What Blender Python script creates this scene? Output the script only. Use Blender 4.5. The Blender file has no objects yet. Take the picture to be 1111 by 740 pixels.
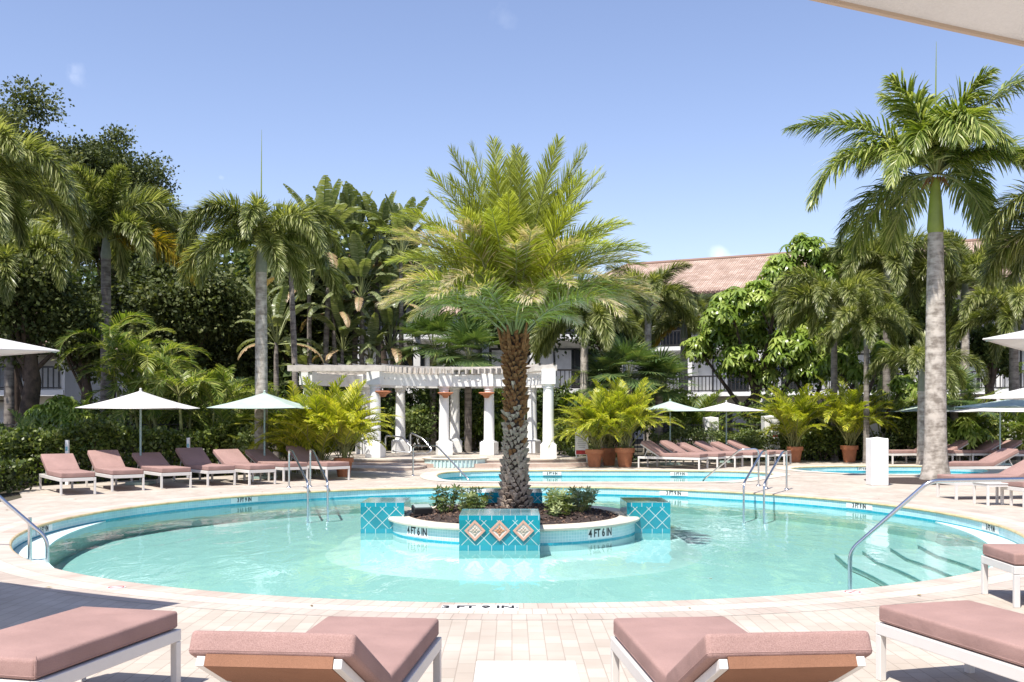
import bpy, bmesh, math, random
import numpy as np
from mathutils import Vector, Matrix
from mathutils.geometry import delaunay_2d_cdt
R = math.radians
PI = math.pi
random.seed(7)
SC = bpy.context.scene
COL = SC.collection

# ------------------------------------------------------------------ camera
H = 1.65
F = 1100.0
HOR = 450.0
cam = bpy.data.cameras.new('camera')
cam.sensor_width = 36.0
cam.lens = F / 1111.0 * 36.0
cam.shift_y = 80.0 / 1111.0
cam.clip_start = 0.05
cam.clip_end = 3000
camo = bpy.data.objects.new('camera', cam)
camo.location = (0, 0, H)
camo.rotation_euler = (R(90), 0, 0)
COL.objects.link(camo)
SC.camera = camo

# ------------------------------------------------------------------ light
SUNV = Vector((-0.62, -1.0, 2.15)).normalized()
w = bpy.data.worlds.new('World')
SC.world = w
w.use_nodes = True
nt = w.node_tree
nt.nodes.clear()
wo = nt.nodes.new('ShaderNodeOutputWorld')
bg = nt.nodes.new('ShaderNodeBackground')
sky = nt.nodes.new('ShaderNodeTexSky')
sky.sky_type = 'NISHITA'
sky.sun_disc = False
sky.sun_elevation = math.asin(SUNV.z)
sky.sun_rotation = math.atan2(SUNV.x, SUNV.y)
sky.air_density = 1.0
sky.dust_density = 0.6
sky.ozone_density = 1.6
tintn = nt.nodes.new('ShaderNodeMix')
tintn.data_type = 'RGBA'
tintn.blend_type = 'MULTIPLY'
tintn.inputs[0].default_value = 1.0
tintn.inputs[7].default_value = (1.13, 1.00, 1.05, 1)
nt.links.new(sky.outputs[0], tintn.inputs[6])
# a few faint cloud puffs low in the sky
tcw = nt.nodes.new('ShaderNodeTexCoord')
nzw = nt.nodes.new('ShaderNodeTexNoise')
nzw.inputs['Scale'].default_value = 26
nzw.inputs['Detail'].default_value = 7
nt.links.new(tcw.outputs['Generated'], nzw.inputs['Vector'])
prev = tintn.outputs[2]
for (px, py, rad, amt) in ((780, 279, 0.020, 0.42), (795, 284, 0.014, 0.3), (240, 192, 0.011, 0.4), (66, 72, 0.026, 0.22), (84, 76, 0.018, 0.16), (545, 20, 0.02, 0.10), (1190, 240, 0.06, 0.6), (-200, 300, 0.10, 0.6), (1700, 200, 0.12, 0.6)):
    dv = Vector(((px - 555.5) / F, 1.0, (HOR - py) / F)).normalized()
    di = nt.nodes.new('ShaderNodeVectorMath'); di.operation = 'DISTANCE'; di.inputs[1].default_value = dv
    nt.links.new(tcw.outputs['Generated'], di.inputs[0])
    mr_ = nt.nodes.new('ShaderNodeMapRange'); mr_.inputs[1].default_value = 0; mr_.inputs[2].default_value = rad; mr_.inputs[3].default_value = 1.0; mr_.inputs[4].default_value = 0.0
    nt.links.new(di.outputs['Value'], mr_.inputs[0])
    ad_ = nt.nodes.new('ShaderNodeMath'); ad_.operation = 'MULTIPLY_ADD'; ad_.inputs[1].default_value = 4.0; ad_.inputs[2].default_value = -2.5
    nt.links.new(nzw.outputs['Fac'], ad_.inputs[0])
    sm = nt.nodes.new('ShaderNodeMath'); sm.operation = 'ADD'; sm.use_clamp = True
    nt.links.new(mr_.outputs[0], sm.inputs[0]); nt.links.new(ad_.outputs[0], sm.inputs[1])
    gt = nt.nodes.new('ShaderNodeMath'); gt.operation = 'MULTIPLY'; nt.links.new(sm.outputs[0], gt.inputs[0])
    inr = nt.nodes.new('ShaderNodeMapRange'); inr.interpolation_type = 'SMOOTHSTEP'; inr.inputs[1].default_value = 0; inr.inputs[2].default_value = 0.6; inr.inputs[3].default_value = 0; inr.inputs[4].default_value = amt
    nt.links.new(mr_.outputs[0], inr.inputs[0]); nt.links.new(inr.outputs[0], gt.inputs[1])
    mx_ = nt.nodes.new('ShaderNodeMix'); mx_.data_type = 'RGBA'; mx_.inputs[7].default_value = (8.0, 8.2, 8.7, 1)
    nt.links.new(gt.outputs[0], mx_.inputs[0]); nt.links.new(prev, mx_.inputs[6]); prev = mx_.outputs[2]
nt.links.new(prev, bg.inputs[0])
bg.inputs[1].default_value = 0.108
nt.links.new(bg.outputs[0], wo.inputs[0])

sl = bpy.data.lights.new('sun', 'SUN')
sl.energy = 4.0
sl.angle = R(0.55)
sl.color = (1.0, 0.95, 0.87)
so = bpy.data.objects.new('sun', sl)
so.rotation_euler = SUNV.to_track_quat('Z', 'Y').to_euler()
so.location = (-20, -20, 40)
COL.objects.link(so)
SC.view_settings.view_transform = 'Standard'
SC.view_settings.look = 'None'
SC.view_settings.exposure = 0.86
SC.view_settings.gamma = 1.0
try:
    SC.cycles.max_bounces = 7
    SC.cycles.transparent_max_bounces = 8
    SC.cycles.caustics_reflective = False
    SC.cycles.caustics_refractive = False
except Exception:
    pass

# ------------------------------------------------------------------ helpers
def gp(px, py, z=0.0):
    """ground point for a pixel of the photograph at height z"""
    Y = (H - z) * F / (py - HOR)
    return Vector(((px - 555.5) / F * Y, Y, z))
def at(px, Y, z=0.0):
    return Vector(((px - 555.5) / F * Y, Y, z))
def zat(py, Y):
    return H + (HOR - py) * Y / F

def tag(o, label=None, cat=None, group=None, kind=None):
    if label: o['label'] = label
    if cat: o['category'] = cat
    if group: o['group'] = group
    if kind: o['kind'] = kind
    return o
def empty(name, loc=(0, 0, 0), rz=0.0):
    o = bpy.data.objects.new(name, None)
    o.location = loc
    o.rotation_euler = (0, 0, rz)
    o.empty_display_size = 0.3
    COL.objects.link(o)
    return o
def link(name, me, parent=None, loc=None, rot=None):
    o = bpy.data.objects.new(name, me)
    COL.objects.link(o)
    if parent is not None: o.parent = parent
    if loc is not None: o.location = loc
    if rot is not None: o.rotation_euler = rot
    return o
def children_of(root):
    return [c for c in COL.objects if c.parent == root]
def copy_tree(o, loc=None, rz=None, parent=None):
    c = o.copy()
    COL.objects.link(c)
    c.parent = parent
    if loc is not None: c.location = loc
    if rz is not None: c.rotation_euler = (0, 0, rz)
    for ch in list(o.children):
        copy_tree(ch, parent=c)
    return c

class MB:
    """mesh builder: verts, faces with material index, tint and uv"""
    def __init__(s):
        s.v = []; s.f = []; s.m = []; s.t = []; s.uv = {}
    def add(s, vs, fs, m=0, t=0.5, uvs=None):
        b = len(s.v)
        s.v.extend([tuple(x) for x in vs])
        for k, f in enumerate(fs):
            if uvs is not None: s.uv[len(s.f)] = uvs[k]
            s.f.append(tuple(i + b for i in f)); s.m.append(m); s.t.append(t)
        return b
    def box(s, c, d, rz=0.0, m=0, M=None, t=0.5):
        x, y, z = d[0] / 2, d[1] / 2, d[2] / 2
        vs = [Vector((sx * x, sy * y, sz * z)) for sz in (-1, 1) for sy in (-1, 1) for sx in (-1, 1)]
        T = Matrix.Translation(c) @ Matrix.Rotation(rz, 4, 'Z')
        if M is not None: T = Matrix.Translation(c) @ M
        vs = [T @ v for v in vs]
        s.add(vs, [(0, 2, 3, 1), (4, 5, 7, 6), (0, 1, 5, 4), (2, 6, 7, 3), (0, 4, 6, 2), (1, 3, 7, 5)], m, t)
    def tube(s, pts, rad, n=8, m=0, cap=True, t=0.5):
        pts = [Vector(p) for p in pts]
        if not hasattr(rad, '__len__'): rad = [rad] * len(pts)
        up = Vector((0, 0, 1)); rings = []
        d0 = (pts[1] - pts[0]).normalized()
        a = d0.orthogonal().normalized()
        for i, p in enumerate(pts):
            if i == 0: d = (pts[1] - pts[0])
            elif i == len(pts) - 1: d = (pts[-1] - pts[-2])
            else: d = (pts[i + 1] - pts[i]).normalized() + (pts[i] - pts[i - 1]).normalized()
            d.normalize()
            a = (a - d * a.dot(d)).normalized()
            b = d.cross(a)
            rings.append([p + (a * math.cos(2 * PI * k / n) + b * math.sin(2 * PI * k / n)) * rad[i] for k in range(n)])
        vs = [v for r in rings for v in r]
        fs = []
        for i in range(len(pts) - 1):
            for k in range(n):
                k2 = (k + 1) % n
                fs.append((i * n + k, i * n + k2, (i + 1) * n + k2, (i + 1) * n + k))
        if cap:
            fs.append(tuple(reversed(range(n))))
            fs.append(tuple((len(pts) - 1) * n + k for k in range(n)))
        s.add(vs, fs, m, t)
    def lathe(s, prof, c=(0, 0, 0), n=24, m=0, a0=0.0, a1=2 * PI, closed=True):
        vs = []; fs = []
        k_n = n if closed else n + 1
        for (r, z) in prof:
            for k in range(k_n):
                a = a0 + (a1 - a0) * k / n
                vs.append((c[0] + r * math.cos(a), c[1] + r * math.sin(a), c[2] + z))
        uvs = []
        L = 0.0
        for i in range(len(prof) - 1):
            dl = math.hypot(prof[i + 1][0] - prof[i][0], prof[i + 1][1] - prof[i][1])
            rr = max(prof[i][0], prof[i + 1][0], 0.01)
            for k in range(n):
                k2 = (k + 1) % k_n if closed else k + 1
                fs.append((i * k_n + k, i * k_n + k2, (i + 1) * k_n + k2, (i + 1) * k_n + k))
                u0 = (a0 + (a1 - a0) * k / n) * rr; u1 = (a0 + (a1 - a0) * (k + 1) / n) * rr
                uvs.append(((u0, L), (u1, L), (u1, L + dl), (u0, L + dl)))
            L += dl
        s.add(vs, fs, m, 0.5, uvs)
    def build(s, name, mats, parent=None, smooth=False, bevel=0.0, loc=None, rot=None):
        me = bpy.data.meshes.new(name)
        me.from_pydata(s.v, [], s.f)
        if not isinstance(mats, (list, tuple)): mats = [mats]
        for mm in mats: me.materials.append(mm)
        if len(mats) > 1: me.polygons.foreach_set('material_index', s.m)
        if s.uv:
            ul = me.uv_layers.new(name='UVMap')
            for pi, uvs in s.uv.items():
                p = me.polygons[pi]
                for k, li in enumerate(p.loop_indices):
                    ul.data[li].uv = uvs[k]
        if smooth:
            me.polygons.foreach_set('use_smooth', [True] * len(me.polygons))
        me.update()
        o = link(name, me, parent, loc, rot)
        if bevel > 0:
            b = o.modifiers.new('bevel', 'BEVEL')
            b.width = bevel; b.segments = 3; b.limit_method = 'ANGLE'; b.angle_limit = R(40)
            b.harden_normals = False
        if smooth:
            try:
                me.set_sharp_from_angle(angle=R(42))
            except Exception:
                pass
        return o

# fast leaf meshes ---------------------------------------------------------
class Cloud:
    """numpy quads/tris soup with a face tint; templates are stamped many times"""
    def __init__(s):
        s.V = []; s.Q = []; s.T = []; s.M = []; s.n = 0
    def stamp(s, tv, tf, P, A, tint, mi=0):
        # tv (k,3), tf (q,4) quads, P (N,3), A (N,3,3) columns = axes, tint (N,)
        N = len(P); k = len(tv)
        V = np.einsum('nij,kj->nki', A, tv) + P[:, None, :]
        Q = (tf[None, :, :] + (np.arange(N) * k)[:, None, None] + s.n)
        s.V.append(V.reshape(-1, 3)); s.Q.append(Q.reshape(-1, 4))
        t = np.repeat(tint, len(tf))
        s.T.append(t); s.M.append(np.full(len(t), mi, np.int32)); s.n += N * k
    def raw(s, V, Q, T, mi=0):
        V = np.asarray(V, float).reshape(-1, 3); Q = np.asarray(Q, int).reshape(-1, 4)
        s.V.append(V); s.Q.append(Q + s.n); s.n += len(V)
        s.T.append(np.asarray(T, float)); s.M.append(np.full(len(Q), mi, np.int32))
    def mesh(s, name, mats, smooth=False):
        V = np.concatenate(s.V); Q = np.concatenate(s.Q); T = np.concatenate(s.T); M = np.concatenate(s.M)
        me = bpy.data.meshes.new(name)
        me.vertices.add(len(V)); me.vertices.foreach_set('co', V.ravel())
        me.loops.add(len(Q) * 4); me.loops.foreach_set('vertex_index', Q.ravel().astype(np.int32))
        me.polygons.add(len(Q))
        me.polygons.foreach_set('loop_start', np.arange(len(Q), dtype=np.int32) * 4)
        me.polygons.foreach_set('loop_total', np.full(len(Q), 4, np.int32))
        for mm in (mats if isinstance(mats, (list, tuple)) else [mats]): me.materials.append(mm)
        me.polygons.foreach_set('material_index', M)
        a = me.attributes.new('tint', 'FLOAT', 'FACE')
        a.data.foreach_set('value', T.astype(np.float32))
        me.update(calc_edges=True)
        return me
    def build(s, name, mats, parent=None, loc=None, rot=None):
        return link(name, s.mesh(name, mats), parent, loc, rot)

def nrm(a):
    return a / np.maximum(np.linalg.norm(a, axis=-1, keepdims=True), 1e-9)
def axes_from(d, up_hint, roll=None):
    """columns X=d (leaf length), Y=width, Z=normal"""
    d = nrm(d)
    y = nrm(np.cross(up_hint, d))
    z = np.cross(d, y)
    if roll is not None:
        c, s_ = np.cos(roll)[:, None], np.sin(roll)[:, None]
        y, z = y * c + z * s_, z * c - y * s_
    return np.stack([d, y, z], axis=2)

# ------------------------------------------------------------------ materials
def mat(name, col, rough=0.6, spec=0.5, metal=0.0, noise=0.0, nscale=8.0, bump=0.0, bscale=40.0, col2=None):
    m = bpy.data.materials.new(name)
    m.use_nodes = True
    n = m.node_tree.nodes; l = m.node_tree.links
    p = n['Principled BSDF']
    p.inputs['Base Color'].default_value = (*col, 1)
    p.inputs['Roughness'].default_value = rough
    p.inputs['Metallic'].default_value = metal
    p.inputs['Specular IOR Level'].default_value = spec
    tc = n.new('ShaderNodeTexCoord')
    if noise > 0 or col2:
        nz = n.new('ShaderNodeTexNoise'); nz.inputs['Scale'].default_value = nscale; nz.inputs['Detail'].default_value = 8
        nz.inputs['Roughness'].default_value = 0.65
        l.new(tc.outputs['Object'], nz.inputs['Vector'])
        cr = n.new('ShaderNodeValToRGB')
        c2 = col2 if col2 else tuple(c * (1 - noise) for c in col)
        cr.color_ramp.elements[0].position = 0.34; cr.color_ramp.elements[0].color = (*c2, 1)
        cr.color_ramp.elements[1].position = 0.66; cr.color_ramp.elements[1].color = (*col, 1)
        l.new(nz.outputs['Fac'], cr.inputs[0]); l.new(cr.outputs[0], p.inputs['Base Color'])
    if bump > 0:
        nb = n.new('ShaderNodeTexNoise'); nb.inputs['Scale'].default_value = bscale; nb.inputs['Detail'].default_value = 4
        l.new(tc.outputs['Object'], nb.inputs['Vector'])
        b = n.new('ShaderNodeBump'); b.inputs['Strength'].default_value = bump; b.inputs['Distance'].default_value = 0.02
        l.new(nb.outputs['Fac'], b.inputs['Height']); l.new(b.outputs[0], p.inputs['Normal'])
    return m

def leafmat(name, dark, mid, light, trans=0.35, rough=0.42, spec=0.5):
    m = bpy.data.materials.new(name)
    m.use_nodes = True
    n = m.node_tree.nodes; l = m.node_tree.links
    p = n['Principled BSDF']; out = n['Material Output']
    at_ = n.new('ShaderNodeAttribute'); at_.attribute_name = 'tint'
    oi = n.new('ShaderNodeObjectInfo')
    mm = n.new('ShaderNodeMath'); mm.operation = 'MULTIPLY_ADD'
    mm.inputs[1].default_value = 0.22; mm.inputs[2].default_value = -0.11
    l.new(oi.outputs['Random'], mm.inputs[0])
    ad = n.new('ShaderNodeMath'); ad.operation = 'ADD'
    l.new(at_.outputs['Fac'], ad.inputs[0]); l.new(mm.outputs[0], ad.inputs[1])
    cr = n.new('ShaderNodeValToRGB')
    e = cr.color_ramp.elements
    e[0].position = 0.0; e[0].color = (*dark, 1)
    e[1].position = 0.92; e[1].color = (*light, 1)
    k = e.new(0.5); k.color = (*mid, 1)
    l.new(ad.outputs[0], cr.inputs[0])
    l.new(cr.outputs[0], p.inputs['Base Color'])
    p.inputs['Roughness'].default_value = rough
    p.inputs['Specular IOR Level'].default_value = spec
    tr = n.new('ShaderNodeBsdfTranslucent')
    mc = n.new('ShaderNodeMix'); mc.data_type = 'RGBA'; mc.blend_type = 'MULTIPLY'; mc.inputs[0].default_value = 1
    mc.inputs[7].default_value = (1.5, 1.5, 0.6, 1)
    l.new(cr.outputs[0], mc.inputs[6]); l.new(mc.outputs[2], tr.inputs[0])
    mx = n.new('ShaderNodeMixShader'); mx.inputs[0].default_value = trans
    l.new(p.outputs[0], mx.inputs[1]); l.new(tr.outputs[0], mx.inputs[2]); l.new(mx.outputs[0], out.inputs[0])
    return m

def brickmat(name, c1, c2, mortar, bw, bh, msize=0.006, coord='Object', offset=0.5, rough=0.75, rot=0.0, noise=0.25, bump=0.3, spec=0.3, squash=1.0):
    m = bpy.data.materials.new(name)
    m.use_nodes = True
    n = m.node_tree.nodes; l = m.node_tree.links
    p = n['Principled BSDF']
    tc = n.new('ShaderNodeTexCoord'); mp = n.new('ShaderNodeMapping')
    mp.inputs['Rotation'].default_value = (0, 0, rot)
    l.new(tc.outputs[coord], mp.inputs[0])
    b = n.new('ShaderNodeTexBrick')
    b.offset = offset
    b.inputs['Scale'].default_value = 1.0
    b.inputs['Brick Width'].default_value = bw
    b.inputs['Row Height'].default_value = bh
    b.inputs['Mortar Size'].default_value = msize
    b.inputs['Mortar Smooth'].default_value = 0.15
    b.inputs['Color1'].default_value = (*c1, 1)
    b.inputs['Color2'].default_value = (*c2, 1)
    b.inputs['Mortar'].default_value = (*mortar, 1)
    l.new(mp.outputs[0], b.inputs['Vector'])
    nz = n.new('ShaderNodeTexNoise'); nz.inputs['Scale'].default_value = 1.3; nz.inputs['Detail'].default_value = 9
    l.new(tc.outputs['Object'], nz.inputs['Vector'])
    cr = n.new('ShaderNodeValToRGB')
    cr.color_ramp.elements[0].position = 0.35; cr.color_ramp.elements[0].color = (1 - noise, 1 - noise * 1.1, 1 - noise * 1.2, 1)
    cr.color_ramp.elements[1].position = 0.62; cr.color_ramp.elements[1].color = (1, 1, 1, 1)
    l.new(nz.outputs['Fac'], cr.inputs[0])
    mx = n.new('ShaderNodeMix'); mx.data_type = 'RGBA'; mx.blend_type = 'MULTIPLY'; mx.inputs[0].default_value = 1
    l.new(b.outputs['Color'], mx.inputs[6]); l.new(cr.outputs[0], mx.inputs[7])
    l.new(mx.outputs[2], p.inputs['Base Color'])
    p.inputs['Roughness'].default_value = rough
    p.inputs['Specular IOR Level'].default_value = spec
    if bump:
        nf = n.new('ShaderNodeTexNoise'); nf.inputs['Scale'].default_value = 90; nf.inputs['Detail'].default_value = 3
        l.new(tc.outputs['Object'], nf.inputs['Vector'])
        ma = n.new('ShaderNodeMath'); ma.operation = 'MULTIPLY_ADD'; ma.inputs[1].default_value = -1.0
        l.new(b.outputs['Fac'], ma.inputs[0]); 
        m2 = n.new('ShaderNodeMath'); m2.operation = 'MULTIPLY'; m2.inputs[1].default_value = 0.25
        l.new(nf.outputs['Fac'], m2.inputs[0]); l.new(m2.outputs[0], ma.inputs[2])
        bp = n.new('ShaderNodeBump'); bp.inputs['Strength'].default_value = bump; bp.inputs['Distance'].default_value = 0.006
        l.new(ma.outputs[0], bp.inputs['Height']); l.new(bp.outputs[0], p.inputs['Normal'])
    return m

M = {}
M['paver'] = brickmat('paver', (0.52, 0.465, 0.40), (0.455, 0.395, 0.335), (0.36, 0.31, 0.26), 0.24, 0.12, 0.004, rot=R(90), noise=0.16, rough=0.85)
M['paver_pink'] = brickmat('paver_pink', (0.57, 0.485, 0.42), (0.49, 0.405, 0.35), (0.36, 0.30, 0.26), 0.12, 0.6, 0.004, coord='UV', offset=0.0, noise=0.2, rough=0.85)
M['paver_pink2'] = brickmat('paver_pink2', (0.52, 0.45, 0.39), (0.45, 0.38, 0.33), (0.34, 0.29, 0.25), 0.12, 0.6, 0.004, coord='UV', offset=0.0, noise=0.2, rough=0.85)
M['paver_white'] = brickmat('paver_white', (0.58, 0.53, 0.46), (0.53, 0.47, 0.41), (0.38, 0.33, 0.28), 0.12, 0.6, 0.004, coord='UV', offset=0.0, noise=0.15, rough=0.85)
M['coping_edge'] = mat('coping_edge', (0.62, 0.48, 0.27), 0.8, noise=0.35, nscale=5, bump=0.3)
M['coping'] = mat('coping', (0.66, 0.59, 0.49), 0.8, noise=0.18, nscale=4, bump=0.2)
M['step_brick'] = brickmat('step_brick', (0.55, 0.40, 0.33), (0.62, 0.50, 0.42), (0.5, 0.44, 0.38), 0.2, 0.06, 0.006, coord='UV', noise=0.3)
M['pool_tile'] = brickmat('pool_tile', (0.36, 0.60, 0.67), (0.46, 0.68, 0.73), (0.62, 0.76, 0.79), 0.055, 0.055, 0.004, coord='UV', offset=0.0, rough=0.25, noise=0.15, bump=0.15, spec=0.6)
M['pool_tile2'] = brickmat('pool_tile2', (0.42, 0.64, 0.66), (0.52, 0.71, 0.72), (0.70, 0.80, 0.80), 0.045, 0.045, 0.004, coord='UV', offset=0.0, rough=0.25, noise=0.12, bump=0.15, spec=0.6)
M['accent_tile'] = brickmat('accent_tile', (0.01, 0.34, 0.47), (0.02, 0.38, 0.50), (0.2, 0.5, 0.6), 0.15, 0.15, 0.003, coord='UV', offset=0.0, rough=0.15, noise=0.2, bump=0.1, spec=0.7)
M['plaster'] = mat('pool_plaster', (0.43, 0.62, 0.59), 0.8, noise=0.07, nscale=1.2)
M['plaster_light'] = mat('pool_plaster_light', (0.56, 0.70, 0.68), 0.8, noise=0.08, nscale=3)
M['nosing'] = mat('step_nosing_tile', (0.12, 0.30, 0.32), 0.4)
M['block_tile'] = brickmat('block_tile', (0.004, 0.215, 0.275), (0.015, 0.29, 0.335), (0.50, 0.58, 0.55), 0.15, 0.15, 0.0045, coord='UV', offset=0.0, rough=0.1, rot=R(45), noise=0.35, bump=0.12, spec=0.8)
M['block_band'] = brickmat('block_band', (0.006, 0.25, 0.33), (0.012, 0.30, 0.37), (0.5, 0.6, 0.58), 0.16, 0.3, 0.004, coord='UV', offset=0.0, rough=0.1, noise=0.2, bump=0.1, spec=0.8)
M['block_top'] = brickmat('block_top', (0.10, 0.34, 0.42), (0.2, 0.42, 0.48), (0.55, 0.62, 0.62), 0.147, 0.147, 0.004, coord='Object', offset=0.0, rough=0.12, noise=0.4, bump=0.05, spec=0.9)
M['block_under'] = mat('block_under_water', (0.36, 0.56, 0.54), 0.8, noise=0.1)
M['mulch'] = mat('mulch', (0.085, 0.055, 0.045), 0.95, col2=(0.018, 0.013, 0.012), nscale=26, bump=1.0, bscale=60)
M['soil'] = mat('bed_soil', (0.09, 0.065, 0.045), 0.95, col2=(0.03, 0.035, 0.015), nscale=3, bump=1.0, bscale=25)
M['white_paint'] = mat('white_paint', (0.80, 0.80, 0.78), 0.6, noise=0.05, nscale=3)
M['frame_white'] = mat('lounger_frame_white', (0.66, 0.635, 0.60), 0.4, noise=0.04, nscale=10)
M['stucco'] = mat('white_stucco', (0.78, 0.77, 0.75), 0.85, noise=0.09, nscale=1.5, bump=0.3, bscale=60)
M['rafter'] = mat('weathered_wood', (0.62, 0.57, 0.51), 0.8, noise=0.28, nscale=6)
M['steel'] = mat('brushed_steel', (0.62, 0.63, 0.65), 0.22, metal=1.0, noise=0.12, nscale=30)
M['dark_metal'] = mat('dark_metal', (0.03, 0.028, 0.027), 0.5, noise=0.2)
M['black'] = mat('black_plastic', (0.015, 0.015, 0.016), 0.5)
M['ink'] = mat('black_ink', (0.015, 0.015, 0.018), 0.6)
M['sign_white'] = mat('marker_white', (0.80, 0.80, 0.79), 0.35, noise=0.04)
M['red'] = mat('red_paint', (0.45, 0.03, 0.03), 0.5, noise=0.05)
M['grey_print'] = mat('grey_print', (0.35, 0.35, 0.36), 0.6, noise=0.05)
M['glass'] = mat('window_glass', (0.03, 0.035, 0.04), 0.08, spec=0.9, noise=0.2, nscale=1)
M['curtain'] = mat('curtain', (0.55, 0.56, 0.58), 0.9, noise=0.25, nscale=2)
M['lamp_glass'] = mat('lamp_glass', (0.35, 0.42, 0.38), 0.15, spec=0.8, noise=0.1)
M['terracotta'] = mat('terracotta', (0.50, 0.19, 0.09), 0.75, noise=0.28, nscale=7, bump=0.15)
M['terracotta_tile'] = None
M['medallion_rim'] = mat('medallion_rim', (0.62, 0.33, 0.24), 0.5, noise=0.2, nscale=30)
M['medallion_face'] = mat('medallion_face', (0.74, 0.67, 0.60), 0.5, noise=0.15, nscale=40)
M['medallion_flower'] = mat('medallion_flower', (0.50, 0.24, 0.13), 0.5, noise=0.2, nscale=40)
M['medallion_flower_pale'] = mat('medallion_flower_pale', (0.52, 0.42, 0.34), 0.5, noise=0.2, nscale=40)

def fabric(name, col, col2, weave=420.0, tr=0.0):
    m = bpy.data.materials.new(name)
    m.use_nodes = True
    n = m.node_tree.nodes; l = m.node_tree.links
    p = n['Principled BSDF']; p.inputs['Roughness'].default_value = 0.9; p.inputs['Specular IOR Level'].default_value = 0.2
    tc = n.new('ShaderNodeTexCoord')
    nz = n.new('ShaderNodeTexNoise'); nz.inputs['Scale'].default_value = weave; nz.inputs['Detail'].default_value = 2
    l.new(tc.outputs['Object'], nz.inputs['Vector'])
    n2 = n.new('ShaderNodeTexNoise'); n2.inputs['Scale'].default_value = 3.0; n2.inputs['Detail'].default_value = 5
    l.new(tc.outputs['Object'], n2.inputs['Vector'])
    cr = n.new('ShaderNodeValToRGB')
    cr.color_ramp.elements[0].position = 0.3; cr.color_ramp.elements[0].color = (*col2, 1)
    cr.color_ramp.elements[1].position = 0.7; cr.color_ramp.elements[1].color = (*col, 1)
    l.new(nz.outputs['Fac'], cr.inputs[0])
    c2 = n.new('ShaderNodeValToRGB')
    c2.color_ramp.elements[0].position = 0.35; c2.color_ramp.elements[0].color = (0.86, 0.86, 0.86, 1)
    c2.color_ramp.elements[1].position = 0.65; c2.color_ramp.elements[1].color = (1, 1, 1, 1)
    l.new(n2.outputs['Fac'], c2.inputs[0])
    mx = n.new('ShaderNodeMix'); mx.data_type = 'RGBA'; mx.blend_type = 'MULTIPLY'; mx.inputs[0].default_value = 1
    l.new(cr.outputs[0], mx.inputs[6]); l.new(c2.outputs[0], mx.inputs[7]); l.new(mx.outputs[2], p.inputs['Base Color'])
    ad = n.new('ShaderNodeMath'); ad.operation = 'MULTIPLY_ADD'; ad.inputs[1].default_value = 0.06
    l.new(nz.outputs['Fac'], ad.inputs[0]); l.new(n2.outputs['Fac'], ad.inputs[2])
    b = n.new('ShaderNodeBump'); b.inputs['Strength'].default_value = 0.55; b.inputs['Distance'].default_value = 0.045
    l.new(ad.outputs[0], b.inputs['Height']); l.new(b.outputs[0], p.inputs['Normal'])
    if tr > 0:
        t = n.new('ShaderNodeBsdfTranslucent'); l.new(mx.outputs[2], t.inputs[0])
        ms = n.new('ShaderNodeMixShader'); ms.inputs[0].default_value = tr
        l.new(p.outputs[0], ms.inputs[1]); l.new(t.outputs[0], ms.inputs[2]); l.new(ms.outputs[0], n['Material Output'].inputs[0])
    return m
M['cushion'] = fabric('cushion_pink', (0.42, 0.27, 0.24), (0.29, 0.178, 0.155), 230)
M['sling'] = fabric('sling_brown', (0.36, 0.18, 0.11), (0.20, 0.10, 0.06), 500)
M['canopy_white'] = fabric('canopy_white', (0.80, 0.79, 0.77), (0.76, 0.75, 0.73), 200, 0.25)
M['canopy_green'] = fabric('canopy_green', (0.55, 0.66, 0.60), (0.50, 0.61, 0.55), 200, 0.25)
M['pole_green'] = mat('pole_green', (0.30, 0.42, 0.40), 0.4)
M['hem'] = mat('canopy_hem', (0.50, 0.40, 0.31), 0.8)

def watermat():
    m = bpy.data.materials.new('pool_water')
    m.use_nodes = True
    n = m.node_tree.nodes; l = m.node_tree.links
    n.remove(n['Principled BSDF'])
    out = n['Material Output']
    tr = n.new('ShaderNodeBsdfTransparent'); tr.inputs[0].default_value = (0.79, 0.96, 0.955, 1)
    gl = n.new('ShaderNodeBsdfGlossy'); gl.inputs['Roughness'].default_value = 0.02
    gl.inputs[0].default_value = (0.9, 0.97, 1.0, 1)
    fr = n.new('ShaderNodeFresnel'); fr.inputs[0].default_value = 1.25
    tc = n.new('ShaderNodeTexCoord'); mp = n.new('ShaderNodeMapping'); mp.inputs['Scale'].default_value = (1, 0.45, 1)
    l.new(tc.outputs['Object'], mp.inputs[0])
    n1 = n.new('ShaderNodeTexNoise'); n1.inputs['Scale'].default_value = 2.2; n1.inputs['Detail'].default_value = 4
    n1.inputs['Distortion'].default_value = 0.6
    l.new(mp.outputs[0], n1.inputs['Vector'])
    b = n.new('ShaderNodeBump'); b.inputs['Strength'].default_value = 0.30; b.inputs['Distance'].default_value = 0.05
    l.new(n1.outputs['Fac'], b.inputs['Height'])
    l.new(b.outputs[0], gl.inputs['Normal']); l.new(b.outputs[0], fr.inputs['Normal'])
    mx = n.new('ShaderNodeMixShader')
    l.new(fr.outputs[0], mx.inputs[0]); l.new(tr.outputs[0], mx.inputs[1]); l.new(gl.outputs[0], mx.inputs[2])
    l.new(mx.outputs[0], out.inputs[0])
    return m
M['water'] = watermat()

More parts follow.
